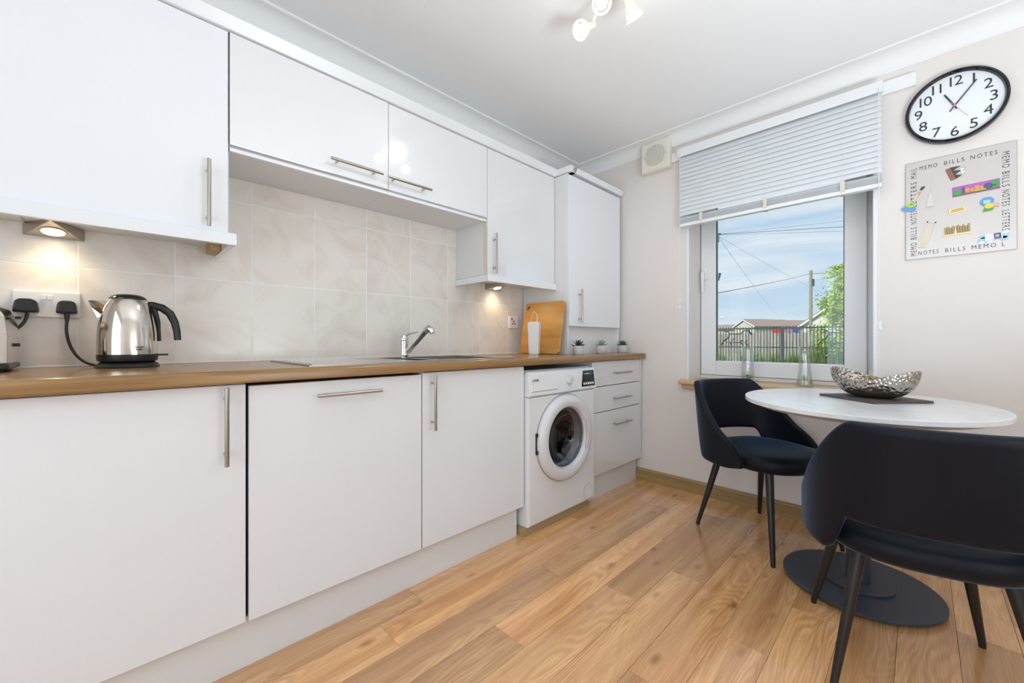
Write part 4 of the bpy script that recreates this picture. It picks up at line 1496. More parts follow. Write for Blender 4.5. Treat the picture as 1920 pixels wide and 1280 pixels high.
mc = {k: mat('magnet_' + k, c, r_, metal=me_) for k, c, r_, me_ in (
    ('pewter', (0.60, 0.58, 0.54), 0.35, 1.0), ('bronze', (0.38, 0.28, 0.15), 0.4, 1.0), ('gold', (0.72, 0.60, 0.30), 0.35, 1.0),
    ('brown', (0.30, 0.13, 0.08), 0.5, 0), ('purple', (0.48, 0.13, 0.48), 0.4, 0), ('orange', (0.75, 0.33, 0.12), 0.4, 0), ('yellow', (0.80, 0.66, 0.08), 0.4, 0),
    ('green', (0.06, 0.38, 0.10), 0.4, 0), ('lime', (0.45, 0.65, 0.08), 0.4, 0), ('blue', (0.12, 0.35, 0.66), 0.4, 0), ('paleblue', (0.40, 0.66, 0.78), 0.4, 0),
    ('navy', (0.08, 0.12, 0.25), 0.4, 0), ('white', (0.80, 0.80, 0.78), 0.4, 0), ('pinkish', (0.75, 0.40, 0.40), 0.4, 0), ('cream', (0.72, 0.66, 0.52), 0.5, 0), ('dark', (0.07, 0.055, 0.05), 0.5, 0))}
t, x = mg('brown photo magnet of a harbour building, topmost on the memo board', 0.49, 0.185, -72)
mpart(t, x, 'picture', mc['brown'], [rect(-0.030, -0.028, 0.028, -0.012)])
mpart(t, x, 'spires', mc['dark'], [[(-0.030, -0.011), (-0.020, 0.018), (-0.012, -0.011)], [(-0.014, -0.011), (0.000, 0.014), (0.010, -0.011)], [(0.008, -0.011), (0.022, 0.010), (0.028, -0.011)]], 0.0, 0.005)
mpart(t, x, 'sails', mc['white'], [[(-0.010, 0.012), (-0.004, 0.030), (0.006, 0.012)], [(0.002, 0.012), (0.012, 0.026), (0.018, 0.010)]], 0.0, 0.003)
mpart(t, x, 'frame', mc['pewter'], [[(-0.016, 0.010), (-0.006, 0.036), (0.020, 0.026), (0.022, 0.008), (0.019, 0.008), (0.017, 0.024), (-0.005, 0.032), (-0.013, 0.010)]], 0.001, 0.004, 0)
t, x = mg('guitar shaped magnet with a blue oval base at the left edge', 0.065, 0.40, -8)
mpart(t, x, 'base', mc['blue'], [disc(-0.006, -0.034, 0.026, 0.013)])
mpart(t, x, 'body', mc['lime'], [disc(-0.004, -0.020, 0.012, 0.010), disc(0.002, -0.008, 0.009, 0.008)], 0.001, 0.006)
mpart(t, x, 'neck', mc['cream'], [[(0.000, -0.004), (0.006, -0.004), (0.026, 0.050), (0.018, 0.050)]], 0.001, 0.006)
mpart(t, x, 'headstock', mc['dark'], [[(0.017, 0.049), (0.027, 0.049), (0.036, 0.066), (0.024, 0.066)]], 0.001, 0.006)
mpart(t, x, 'knob_panel', mc['orange'], [[(0.013, 0.030), (0.021, 0.030), (0.024, 0.044), (0.017, 0.044)]], 0.001, 0.0065)
t, x = mg('pewter skyscraper tower magnet left of centre', 0.245, 0.395, -2)
mpart(t, x, 'tower', mc['pewter'], [[(-0.012, -0.034), (0.012, -0.034), (0.012, -0.008), (0.008, -0.008), (0.008, 0.012), (0.0045, 0.012), (0.0045, 0.026), (0.0012, 0.026), (0.0, 0.048), (-0.0012, 0.026), (-0.0045, 0.026), (-0.0045, 0.012), (-0.008, 0.012), (-0.008, -0.008), (-0.012, -0.008)]])
mpart(t, x, 'foot', mc['pewter'], [rect(-0.015, -0.041, 0.015, -0.033)], 0.0, 0.006)
t, x = mg('long colourful city panel magnet in purple and green', 0.655, 0.375, 2)
mpart(t, x, 'panel', mc['purple'], [rect(-0.070, -0.022, 0.070, 0.022)])
mpart(t, x, 'buildings', mc['orange'], [rect(-0.030, -0.014, -0.018, 0.008), rect(-0.016, -0.014, -0.004, 0.002), rect(-0.002, -0.014, 0.012, 0.010), rect(0.014, -0.014, 0.022, 0.004)], 0.004, 0.0055, 0)
mpart(t, x, 'sphere_and_tower', mc['navy'], [disc(0.036, -0.002, 0.013), rect(-0.040, -0.014, -0.033, 0.014)], 0.004, 0.006, 0)
mpart(t, x, 'trees', mc['green'], [disc(-0.054, -0.006, 0.013), disc(0.058, 0.006, 0.012), disc(0.053, -0.010, 0.008)], 0.004, 0.006, 0)
mpart(t, x, 'ground', mc['brown'], [rect(-0.068, -0.021, 0.068, -0.015)], 0.004, 0.005, 0)
mpart(t, x, 'leaf_band', mc['lime'], [rect(-0.004, -0.0145, 0.03, -0.010)], 0.004, 0.0062, 0)
t, x = mg('small gold plate magnet in the middle of the board', 0.495, 0.560, 6)
mpart(t, x, 'plate', mc['gold'], [rect(-0.027, -0.011, 0.027, 0.011)])
mpart(t, x, 'raised_lines', mc['bronze'], [rect(-0.018, 0.001, 0.018, 0.005), rect(-0.020, -0.006, 0.020, -0.002)], 0.004, 0.0048, 0)
t, x = mg('magnet with blue disc, orange fish shape and green base', 0.775, 0.565, 0)
mpart(t, x, 'disc', mc['blue'], [disc(-0.008, 0.020, 0.021, 0.019)])
mpart(t, x, 'panel', mc['paleblue'], [rect(-0.018, 0.010, 0.002, 0.026)], 0.004, 0.005, 0)
mpart(t, x, 'shape', mc['yellow'], [disc(-0.002, -0.002, 0.014, 0.012)], 0.0, 0.008)
mpart(t, x, 'tail', mc['pinkish'], [[(0.008, -0.006), (0.026, -0.010), (0.030, 0.000), (0.022, 0.008), (0.009, 0.006)]], 0.0, 0.007)
mpart(t, x, 'base', mc['green'], [[(-0.020, -0.024), (0.008, -0.022), (0.012, -0.012), (0.002, -0.014), (-0.006, -0.010), (-0.018, -0.013)]], 0.0, 0.007)
t, x = mg('tall beige bottle opener magnet at lower left', 0.205, 0.765, -17)
mpart(t, x, 'plate', mc['cream'], [rect(-0.016, -0.060, 0.016, 0.040)], 0.0, 0.003)
mpart(t, x, 'opener_loop', mc['cream'], [rect(-0.016, 0.039, -0.011, 0.062), rect(0.011, 0.039, 0.016, 0.062), rect(-0.016, 0.056, 0.016, 0.062)], 0.0, 0.003, 0)
mpart(t, x, 'engraving', mc['gold'], [rect(-0.008, -0.034, 0.004, -0.031), rect(-0.006, -0.010, 0.007, -0.008), rect(-0.008, -0.044, 0.006, -0.042)], 0.003, 0.0034, 0)
t, x = mg('bronze relief skyline magnet, low centre of the board', 0.495, 0.752, 2)
mpart(t, x, 'base', mc['gold'], [rect(-0.046, -0.024, 0.042, -0.017)], 0.0, 0.007)
mpart(t, x, 'skyline', mc['bronze'], [rect(-0.040 + 0.008 * k, -0.017, -0.0335 + 0.008 * k, [0.016, 0.020, 0.012, 0.020, 0.016, 0.021, 0.014, 0.019, 0.012, 0.021][k]) for k in range(10)], 0.001, 0.006, 0)
mpart(t, x, 'backing', mc['dark'], [rect(-0.039, -0.017, 0.039, 0.012)], 0.0, 0.0025, 0)
mpart(t, x, 'tower', mc['pewter'], [[(-0.010, -0.017), (-0.002, -0.017), (-0.006, 0.018)]], 0.002, 0.008, 0)
t, x = mg('blue and white winged photo frame magnet at lower right', 0.805, 0.868, 5)
mpart(t, x, 'wings', mc['paleblue'], [disc(-0.026, -0.008, 0.020, 0.016), disc(0.028, 0.004, 0.018, 0.017), disc(-0.028, 0.010, 0.012, 0.010), disc(0.030, -0.012, 0.013, 0.010)], 0.0, 0.003)
mpart(t, x, 'cloud_edge', mc['white'], [disc(-0.036, -0.016, 0.010, 0.007), disc(0.036, 0.014, 0.010, 0.008), disc(-0.010, -0.018, 0.012, 0.006)], 0.0, 0.004)
mpart(t, x, 'frame', mc['white'], [rect(-0.024, -0.012, 0.026, 0.018)], 0.002, 0.006)
mpart(t, x, 'photo', mc['navy'], [rect(0.002, -0.010, 0.022, 0.015)], 0.006, 0.0068, 0)
mpart(t, x, 'photo_figure', mc['pinkish'], [disc(0.011, 0.003, 0.006)], 0.0068, 0.0074, 0)

# ------------------------------------------------------------------ vases on the sill
def vase(label, x, y, prof, nrib, beads):
    t = thing('glass_vase', label, 'vase', (x, y, SILL_Z), 0, 'clear glass vases on the window sill')
    bm = newbm()
    n = 60
    outer = []
    rings = []
    H = prof[-1][1]
    full = [(0.0, 0.0)] + prof + [(r - 0.004, z) for r, z in prof[::-1] if z > 0.012] + [(prof[0][0] - 0.006, 0.012), (0.0, 0.012)]
    for i, (r, z) in enumerate(full):
        if r <= 0:
            rings.append([bm.verts.new((0, 0, z))]); continue
        ring = []
        for k in range(n):
            a = 2 * PI * k / n
            rr = r * (1 + (0.035 * math.cos(nrib * a) if i <= len(prof) and nrib else 0))
            ring.append(bm.verts.new((rr * math.cos(a), rr * math.sin(a), z)))
        rings.append(ring)
    for a, b in zip(rings, rings[1:]):
        for k in range(n):
            k2 = (k + 1) % n
            if len(a) == 1: bm.faces.new((a[0], b[k2], b[k]))
            elif len(b) == 1: bm.faces.new((a[k], a[k2], b[0]))
            else: bm.faces.new((a[k], a[k2], b[k2], b[k]))
    obj('glass', bm, M['vase'], t, world=False, smooth='all')
    for bx_, by_, bz_, br_ in beads:
        bm = newbm()
        bmesh.ops.create_icosphere(bm, subdivisions=2, radius=br_)
        xf(bm, T(bx_, by_, bz_))
        obj('green_bead', bm, M['green_glass'], t, world=False, smooth='all')
rb = random.Random(4)
vase('ribbed clear glass vase with scattered green beads, behind the chair', 0.095, -1.246, [(0.034, 0.0), (0.036, 0.01), (0.035, 0.08), (0.031, 0.16), (0.029, 0.20), (0.027, 0.222)], 20,
     [(rb.uniform(-0.018, 0.018), rb.uniform(-0.018, 0.018), rb.uniform(0.02, 0.045), 0.006) for _ in range(14)])
vase('plain flared clear glass vase with one green ball, nearer the bowl', 0.06, -1.545, [(0.040, 0.0), (0.040, 0.012), (0.031, 0.07), (0.026, 0.13), (0.026, 0.18), (0.029, 0.225)], 7,
     [(0.004, 0.0, 0.050, 0.015)])

# ------------------------------------------------------------------ ceiling lamp
LC = Vector((-1.352, -1.135, CEIL))
cl = thing('ceiling_spotlight', 'cream three-arm ceiling spotlight with lit bulbs', 'ceiling light', LC)
bm = newbm(); lathe(bm, [(0, 0), (0.085, 0), (0.085, -0.008), (0.07, -0.020), (0.02, -0.026), (0, -0.026)], 40, LC)
obj('ceiling_plate', bm, M['creammetal'], cl, smooth=True)
for k, (fp, dv) in enumerate((((-1.380, -1.028, 2.272), -0.62 * RGT - 0.48 * FWD + Vector((0, 0, -0.60))), ((-1.262, -1.205, 2.285), 0.45 * RGT + 0.30 * FWD + Vector((0, 0, -0.84))), ((-1.425, -1.160, 2.278), -0.72 * FWD - 0.05 * RGT + Vector((0, 0, -0.68))))):
    fp = Vector(fp); dv = dv.normalized()
    joint = fp - dv * 0.085
    root = LC + Vector(((joint - LC).x * 0.45, (joint - LC).y * 0.45, -0.018))
    bm = newbm()
    tube(bm, [root, root.lerp(joint, 0.5) + Vector((0, 0, -0.02)), joint], [0.007, 0.007, 0.009], 10)
    arm = obj('arm', bm, M['creammetal'], cl, smooth=True)
    m = Matrix.Translation(fp) @ dv.to_track_quat('Z', 'Y').to_matrix().to_4x4()
    bm = newbm()
    lathe(bm, [(0, -0.095), (0.018, -0.095), (0.020, -0.090), (0.020, -0.045), (0.016, -0.042), (0.0, -0.042)], 24)
    hd = obj('spot_head', xf(bm, m), M['creammetal'], cl, smooth=True)
    bm = newbm()
    lathe(bm, [(0.028, -0.012), (0.037, -0.012), (0.038, -0.006), (0.037, 0.0), (0.028, 0.0), (0.028, -0.012)], 32)
    for s in range(3):
        a = s * 2 * PI / 3
        tube(bm, [(0.033 * math.cos(a), 0.033 * math.sin(a), -0.008), (0.020 * math.cos(a), 0.020 * math.sin(a), -0.050)], 0.0018, 6)
    obj('ring', xf(bm, m), M['creammetal'], hd, smooth=True)
    bm = newbm()
    lathe(bm, [(0.010, -0.042), (0.014, -0.030), (0.021, -0.010), (0.0215, -0.004), (0.018, -0.001), (0.0, 0.000)], 28)
    obj('bulb', xf(bm, m), M['bulb'], hd, smooth=True)
    l = light('spotlight_lamp', 'SPOT', fp + dv * 0.034, 6.0, (0.95, 0.97, 1.0), spot_size=math.radians(135), spot_blend=1.0, shadow_soft_size=0.028)
    l.rotation_euler = dv.to_track_quat('-Z', 'Y').to_euler()
    light('bulb_glow_lamp', 'POINT', fp + dv * 0.050, 0.14, (0.97, 0.98, 1.0), shadow_soft_size=0.03)

# ------------------------------------------------------------------ table
TC = Vector((-0.572, -1.828, 0))
tb_ = thing('dining_table', 'oval white marble pedestal table with dark round base', 'table', TC)
TA, TB, TR = 0.455, 0.400, math.radians(13.5)
def ell(bm, prof, n=96):
    tb = bmesh.new()
    rings = []
    for ins, z in prof:
        if ins is None:
            rings.append([tb.verts.new((0, 0, z))]); continue
        rings.append([tb.verts.new(((TA - ins) * math.cos(2 * PI * k / n), (TB - ins) * math.sin(2 * PI * k / n), z)) for k in range(n)])
    for a, b in zip(rings, rings[1:]):
        for k in range(n):
            k2 = (k + 1) % n
            if len(a) == 1: tb.faces.new((a[0], b[k], b[k2]))
            elif len(b) == 1: tb.faces.new((a[k], a[k2], b[0]))
            else: tb.faces.new((a[k], a[k2], b[k2], b[k]))
    merge(bm, tb, Matrix.Translation(TC) @ Matrix.Rotation(TR, 4, 'Z'))
bm = newbm(); ell(bm, [(None, 0.758), (0.0015, 0.758), (0.0, 0.7565), (0.0, 0.742), (0.0015, 0.7405), (0.012, 0.7405), (None, 0.7405)])
obj('tabletop', bm, M['marble'], tb_, smooth=True)
bm = newbm(); ell(bm, [(None, 0.7403), (0.006, 0.7403), (0.050, 0.7235), (None, 0.7235)])
obj('underside', bm, M['tableedge'], tb_)
bm = newbm(); lathe(bm, [(0.10, 0.7233), (0.10, 0.716), (0.0395, 0.712), (0.0395, 0.032)], 40, TC)
obj('column', bm, M['tablebase'], tb_, smooth=True)
bm = newbm(); lathe(bm, [(0.0, 0.0315), (0.111, 0.0315), (0.113, 0.029), (0.113, 0.0215)], 64, TC)
obj('collar_plate', bm, M['tablebase'], tb_, smooth=True)
bm = newbm(); lathe(bm, [(0, 0.021), (0.252, 0.021), (0.254, 0.019), (0.254, 0.011), (0.252, 0.009), (0, 0.009)], 96, TC)
obj('base_disc', bm, M['tablebase'], tb_, smooth=True)
for k in range(6):
    a = k * PI / 3 + 0.2
    bm = newbm(); lathe(bm, [(0, 0.0), (0.010, 0.0), (0.010, 0.0092), (0, 0.0092)], 12, (TC.x + 0.225 * math.cos(a), TC.y + 0.225 * math.sin(a), 0))
    obj('foot', bm, M['blackplastic'], tb_)

sl_c = (-0.475, -1.868)
bm = newbm()
r_ = random.Random(2)
pts = []
hw = 0.126
for cx_, cy_, dx_, dy_ in ((-1, -1, 1, 0), (1, -1, 0, 1), (1, 1, -1, 0), (-1, 1, 0, -1)):
    for i in range(8):
        pts.append((cx_ * hw + dx_ * 2 * hw * i / 8 + r_.uniform(-0.0015, 0.0015), cy_ * hw + dy_ * 2 * hw * i / 8 + r_.uniform(-0.0015, 0.0015), 0))
tb = bmesh.new()
prism(tb, pts, (0, 0, 0.009))
merge(bm, tb, T(sl_c[0], sl_c[1], 0.7583) @ Matrix.Rotation(math.radians(49), 4, 'Z'))
tag(obj('slate_mat', bm, M['slate']), 'square dark slate mat under the bowl on the table', 'place mat')

bw = thing('fruit_bowl', 'hammered silver boat-shaped bowl on the slate mat', 'bowl', (-0.470, -1.866, 0.7675), math.radians(58))
bm = newbm()
nu, nv = 64, 14
def bowl_pt(a, t, off=0.0):
    """a: angle, t: 0 foot .. 1 rim; long axis along x."""
    A, B = 0.152 - off, 0.102 - off
    H = 0.083 + 0.036 * (math.cos(a) ** 2) - 0.012 * (1 - abs(math.cos(a)))
    s = 0.36 + 0.64 * math.sin(t * PI / 2) ** 0.92
    z = H * (t ** 1.65)
    return Vector((A * s * math.cos(a) * (1 + 0.05 * t), B * s * math.sin(a), z + off))
out_ = [[bm.verts.new(bowl_pt(2 * PI * k / nu, j / nv)) for k in range(nu)] for j in range(nv + 1)]
inn_ = [[bm.verts.new(bowl_pt(2 * PI * k / nu, max(j / nv, 0.06), 0.004) - Vector((0, 0, 0.004 if j == nv else 0))) for k in range(nu)] for j in range(nv + 1)]
for g in (out_, inn_):
    for j in range(nv):
        for k in range(nu):
            bm.faces.new((g[j][k], g[j][(k + 1) % nu], g[j + 1][(k + 1) % nu], g[j + 1][k]))
for k in range(nu):
    bm.faces.new((out_[nv][k], out_[nv][(k + 1) % nu], inn_[nv][(k + 1) % nu], inn_[nv][k]))
bm.faces.new(out_[0][::-1]); bm.faces.new(inn_[0])
obj('shell', bm, M['hammered'], bw, world=False, smooth='all')
bm = newbm()
r_ = random.Random(9)
for k in range(26):
    a, q = r_.uniform(0, 2 * PI), r_.uniform(0, 0.045)
    leaf(bm, (q * math.cos(a), q * 0.7 * math.sin(a), 0.060 + r_.uniform(0, 0.02)), (math.cos(a * 3), math.sin(a * 3), r_.uniform(0.1, 0.9)), r_.uniform(0.015, 0.03), 0.006)
o = obj('potpourri', bm, M['potpourri'])
o.location = (-0.470, -1.866, 0.7675)
tag(o, 'dried yellow-green petals lying in the silver bowl', 'potpourri', kind='stuff')

# ------------------------------------------------------------------ chairs
def make_chair(label, loc, rot):
    t = thing('dining_chair', label, 'chair', loc, rot, 'navy velvet dining chairs')
    # wraparound back shell
    NU, NV = 64, 12
    def sst(a, b, x):
        x = min(1, max(0, (x - a) / (b - a)))
        return x * x * (3 - 2 * x)
    bm = newbm()
    grid = []
    for j in range(NV + 1):
        row = []
        for i in range(NU + 1):
            s = -1 + 2 * i / NU
            tt = abs(s)
            th = math.radians(103) * tt
            zt = 0.783 - 0.341 * max(0.0, (tt - 0.40) / 0.60) ** 1.25
            zb = 0.500 - 0.122 * sst(0.40, 0.57, tt) + 0.02 * sst(0.85, 1.0, tt)
            if zt < zb + 0.012:
                zt = zb + 0.012
            z = zb + (zt - zb) * j / NV
            n = 2.7
            c, sn = math.cos(th), math.sin(th)
            x = -0.272 * math.copysign(abs(c) ** (2 / n), c)
            y = math.copysign(0.258 * abs(sn) ** (2 / n), s)
            x -= (z - 0.45) * 0.16 * max(0.0, c)
            y *= 1 + (z - 0.45) * 0.05
            row.append(bm.verts.new((x, y, z)))
        grid.append(row)
    for j in range(NV):
        for i in range(NU):
            bm.faces.new((grid[j][i], grid[j][i + 1], grid[j + 1][i + 1], grid[j + 1][i]))
    o = obj('backrest', bm, M['velvet'], t, world=False, smooth='all')
    md = o.modifiers.new('thickness', 'SOLIDIFY'); md.thickness = 0.036; md.offset = 0.0
    md = o.modifiers.new('round', 'SUBSURF'); md.levels = 1; md.render_levels = 1
    bm = newbm()
    lathe(bm, [(0, 0.384), (0.78, 0.384), (0.93, 0.390), (0.985, 0.404), (1.0, 0.424), (0.985, 0.444), (0.93, 0.459), (0.80, 0.468), (0.5, 0.474), (0.0, 0.476)], 72, (0.0, 0, 0), 0.252, 0.236, 2.7)
    obj('seat', bm, M['velvet'], t, world=False, smooth='all')
    for sx in (-1, 1):
        for sy in (-1, 1):
            bm = newbm()
            a, b = Vector((sx * 0.145, sy * 0.150, 0.392)), Vector((sx * 0.222, sy * 0.222, 0.0))
            tube(bm, [a, a.lerp(b, 0.5), b + Vector((0, 0, 0.012)), b], [0.0185, 0.0145, 0.0095, 0.009], 16)
            obj('leg', bm, M['blackwood'], t, world=False, smooth=True)
    return t
make_chair('navy velvet dining chair by the window wall, seen from the front', (-0.36, -1.448, 0), math.radians(-116.5))
make_chair('dark velvet dining chair nearest the camera, seen from behind', (-0.988, -1.99, 0), math.radians(14.5))

# ------------------------------------------------------------------ outside
mo = dict(
    grass=mat('grass_ground', (0.10, 0.19, 0.035), 0.9, vary=0.4, vscale=1.5),
    blade=mat('tall_grass', (0.22, 0.36, 0.07), 0.7, vary=0.5, vscale=4.0),
    leafm=mat('spring_leaf', (0.42, 0.58, 0.08), 0.6, vary=0.45, vscale=2.5),
    trunk=mat('bark', (0.13, 0.10, 0.07), 0.9),
    iron=mat('dark_green_iron', (0.035, 0.06, 0.075), 0.5),
    larch=wood('weathered_fence_board', (0.36, 0.32, 0.27), (0.56, 0.51, 0.44), 2, 8.0, 5.0, 0.8, rough=0.8, tint=True),
    render=mat('pale_render', (0.66, 0.58, 0.50), 0.9),
    render2=mat('white_render', (0.74, 0.70, 0.66), 0.9),
    roof=mat('brown_roof_tile', (0.34, 0.25, 0.21), 0.85, vary=0.15, vscale=2.0),
    roof2=mat('grey_roof_tile', (0.20, 0.22, 0.24), 0.85, vary=0.15, vscale=2.0),
    barge=mat('white_barge', (0.80, 0.80, 0.80), 0.6),
    pole=mat('pole_wood', (0.36, 0.30, 0.24), 0.9),
    wire=mat('dark_wire', (0.06, 0.07, 0.09), 0.7),
    redcloth=mat('red_cloth', (0.65, 0.03, 0.04), 0.8),
    greycloth=mat('grey_pink_cloth', (0.45, 0.22, 0.25), 0.8),
    bluecloth=mat('blue_cloth', (0.04, 0.10, 0.50), 0.8),
    lantern=mat('dark_lantern', (0.05, 0.09, 0.13), 0.4),
)
GZ = -0.40
bm = newbm()
box(bm, (0.35, -90, GZ - 0.1), (160, 120, GZ))
struct('ground', bm, mo['grass'])
# railing with a running animal in bent iron
FX = 11.5
fr = thing('metal_railing', 'dark iron railing with iron animal figure beyond the window', 'railing', (FX, 1.2, GZ))
bm = newbm()
for z_, t_ in ((1.405, 0.020), (0.824, 0.016), (GZ + 0.15, 0.016)):
    box(bm, (FX - 0.02, -2.0, z_ - t_), (FX + 0.02, 4.2, z_ + t_))
obj('rail', bm, mo['iron'], fr)
bar_me = None
for k in range(74):
    y_ = -1.95 + k * 0.083
    if bar_me is None:
        b = newbm()
        box(b, (-0.010, -0.010, GZ), (0.010, 0.010, 1.44))
        lathe(b, [(0.014, 1.44), (0.012, 1.455), (0.0, 1.475)], 6)
        bmesh.ops.recalc_face_normals(b, faces=b.faces)
        bar_me = bpy.data.meshes.new('bar'); b.to_mesh(bar_me); b.free()
        bar_me.materials.append(mo['iron'])
    o = bpy.data.objects.new('bar', bar_me)
    COL.objects.link(o); o.parent = fr
    o.location = (0, y_ - 1.2, -GZ)
for y_ in (0.883, 3.9):
    bm = newbm(); box(bm, (FX - 0.03, y_ - 0.04, GZ), (FX + 0.03, y_ + 0.04, 1.42), 0.006)
    obj('post', bm, mo['iron'], fr)
def iron(pts, r=0.014, oy=0.0):
    # figure drawn in fence metres: (y, z)
    tube(bm, [(FX - 0.035, y_ + oy, z_) for y_, z_ in pts], r, 6)
for oy in (0.0, -2.55):
    bm = newbm()
    iron([(2.49, 1.33), (2.40, 1.32), (2.32, 1.25), (2.02, 1.24), (1.89, 1.35), (1.81, 1.345), (1.76, 1.29), (1.70, 1.21)], 0.018, oy)
    iron([(1.85, 1.37), (1.76, 1.34), (1.70, 1.22)], 0.014, oy)
    iron([(1.80, 1.34), (1.73, 1.39)], 0.012, oy)
    iron([(2.32, 1.25), (2.39, 1.10), (2.48, 1.05), (2.58, 0.89)], 0.018, oy)
    iron([(2.47, 1.07), (2.44, 0.98), (2.32, 0.975), (2.18, 0.965), (2.03, 0.975), (1.95, 1.05)], 0.015, oy)
    iron([(2.18, 1.13), (2.29, 0.98), (2.30, 0.90)], 0.014, oy)
    iron([(2.32, 0.975), (2.27, 0.87)], 0.014, oy)
    iron([(2.03, 0.975), (1.92, 0.87)], 0.014, oy)
    iron([(2.00, 1.03), (1.99, 0.94)], 0.012, oy)
    iron([(1.90, 0.98), (1.80, 0.88)], 0.014, oy); iron([(1.86, 0.96), (1.82, 1.05)], 0.012, oy)
    obj('animal_figure', bm, mo['iron'], fr, smooth='all')
# timber fence
tf = thing('timber_fence', 'pale timber board fence behind the iron railing', 'fence', (14.5, 1.0, GZ))
bm = newbm()
for z_ in (0.0, 0.95):
    box(bm, (14.51, -4.0, z_ - 0.04), (14.55, 5.0, z_ + 0.04))
obj('rail', bm, mo['larch'], tf)
rb = random.Random(5)
bme = None
for k in range(60):
    if bme is None:
        b = newbm(); box(b, (-0.010, -0.066, GZ), (0.010, 0.066, 1.31), 0.004, 1)
        bmesh.ops.recalc_face_normals(b, faces=b.faces)
        bme = bpy.data.meshes.new('board'); b.to_mesh(bme); b.free(); bme.materials.append(mo['larch'])
    o = bpy.data.objects.new('board', bme)
    COL.objects.link(o); o.parent = tf
    o.location = (rb.uniform(-0.012, 0.0), -3.8 + k * 0.145 - 1.0, -GZ + rb.uniform(-0.02, 0.02))
    t_ = rb.uniform(0.75, 1.1)
    o.color = (t_, t_, t_ * rb.uniform(0.92, 1.05), 1)
# tall grass along the fence
bm = newbm()
rb = random.Random(8)
clumps = [(rb.uniform(-1.6, 3.6), rb.uniform(0.45, 1.0)) for _ in range(26)]
for k in range(5200):
    cy_, ch_ = rb.choice(clumps)
    y_ = cy_ + rb.gauss(0, 0.14)
    x_ = 12.6 + rb.uniform(-0.55, 0.9)
    h_ = (ch_ + 0.35) * rb.uniform(0.5, 1.0)
    lx, ly = rb.uniform(-0.12, 0.12), rb.uniform(-0.14, 0.14)
    w_ = rb.uniform(0.008, 0.020)
    a = rb.uniform(0, PI)
    dx_, dy_ = math.cos(a) * w_, math.sin(a) * w_
    v = [bm.verts.new(p) for p in ((x_ - dx_, y_ - dy_, GZ), (x_ + dx_, y_ + dy_, GZ), (x_ + lx * 0.4 + dx_ * 0.7, y_ + ly * 0.4 + dy_ * 0.7, GZ + h_ * 0.6), (x_ + lx, y_ + ly, GZ + h_), (x_ + lx * 0.4 - dx_ * 0.7, y_ + ly * 0.4 - dy_ * 0.7, GZ + h_ * 0.6))]
    bm.faces.new(v)
tag(obj('tall_grass', bm, mo['blade'], recalc=False), 'tall green grass growing between railing and timber fence', 'grass', kind='stuff')
# tree
def tree(label, x, y, ztop, rbase, zlow, n, seed, lean=0.0):
    r_ = random.Random(seed)
    t = thing('young_tree', label, 'tree', (x, y, GZ))
    bm = newbm()
    tube(bm, [(x, y, GZ), (x + 0.02, y + lean * 0.3, 0.8), (x, y + lean * 0.7, 1.9), (x, y + lean, ztop - 0.1)], [0.06, 0.045, 0.03, 0.008], 8)
    for k in range(26):
        z_ = r_.uniform(0.2, ztop - 0.4)
        a = r_.uniform(0, 2 * PI)
        f_ = 1 - (z_ - zlow) / (ztop - zlow)
        L_ = rbase * max(0.15, f_) * r_.uniform(0.7, 1.0)
        tube(bm, [(x, y, z_), (x + math.cos(a) * L_ * 0.5, y + math.sin(a) * L_ * 0.5, z_ + 0.12), (x + math.cos(a) * L_, y + math.sin(a) * L_, z_ + 0.3)], [0.014, 0.009, 0.003], 5)
    obj('trunk', bm, mo['trunk'], t, smooth='all')
    bm = newbm()
    blobs = []
    for k in range(110):
        z_ = zlow + (ztop - zlow) * r_.random() ** 1.15
        f_ = max(0.10, 1 - (z_ - zlow) / (ztop - zlow)) ** 0.75
        a = r_.uniform(0, 2 * PI); q = rbase * f_ * math.sqrt(r_.random())
        blobs.append((x + q * math.cos(a), y + lean * (z_ - GZ) / ztop + q * math.sin(a), z_, r_.uniform(0.09, 0.20)))
    for k in range(n):
        bx_, by_, bz_, br_ = r_.choice(blobs)
        c = Vector((bx_ + r_.gauss(0, br_), by_ + r_.gauss(0, br_), bz_ + r_.gauss(0, br_ * 0.6)))
        d_ = Vector((r_.uniform(-1, 1), r_.uniform(-1, 1), r_.uniform(-0.7, 0.5))).normalized()
        s_ = d_.cross(Vector((r_.uniform(-1, 1), r_.uniform(-1, 1), r_.uniform(-1, 1)))).normalized()
        l_, w_ = r_.uniform(0.035, 0.065), r_.uniform(0.014, 0.024)
        v = [bm.verts.new(c + q) for q in (-d_ * l_, s_ * w_, d_ * l_, -s_ * w_)]
        bm.faces.new(v)
    obj('foliage', bm, mo['leafm'], t, recalc=False, kind='stuff')
tree('bright green young tree at the right of the window view', 13.0, -0.45, 3.30, 1.15, 0.0, 16000, 3)
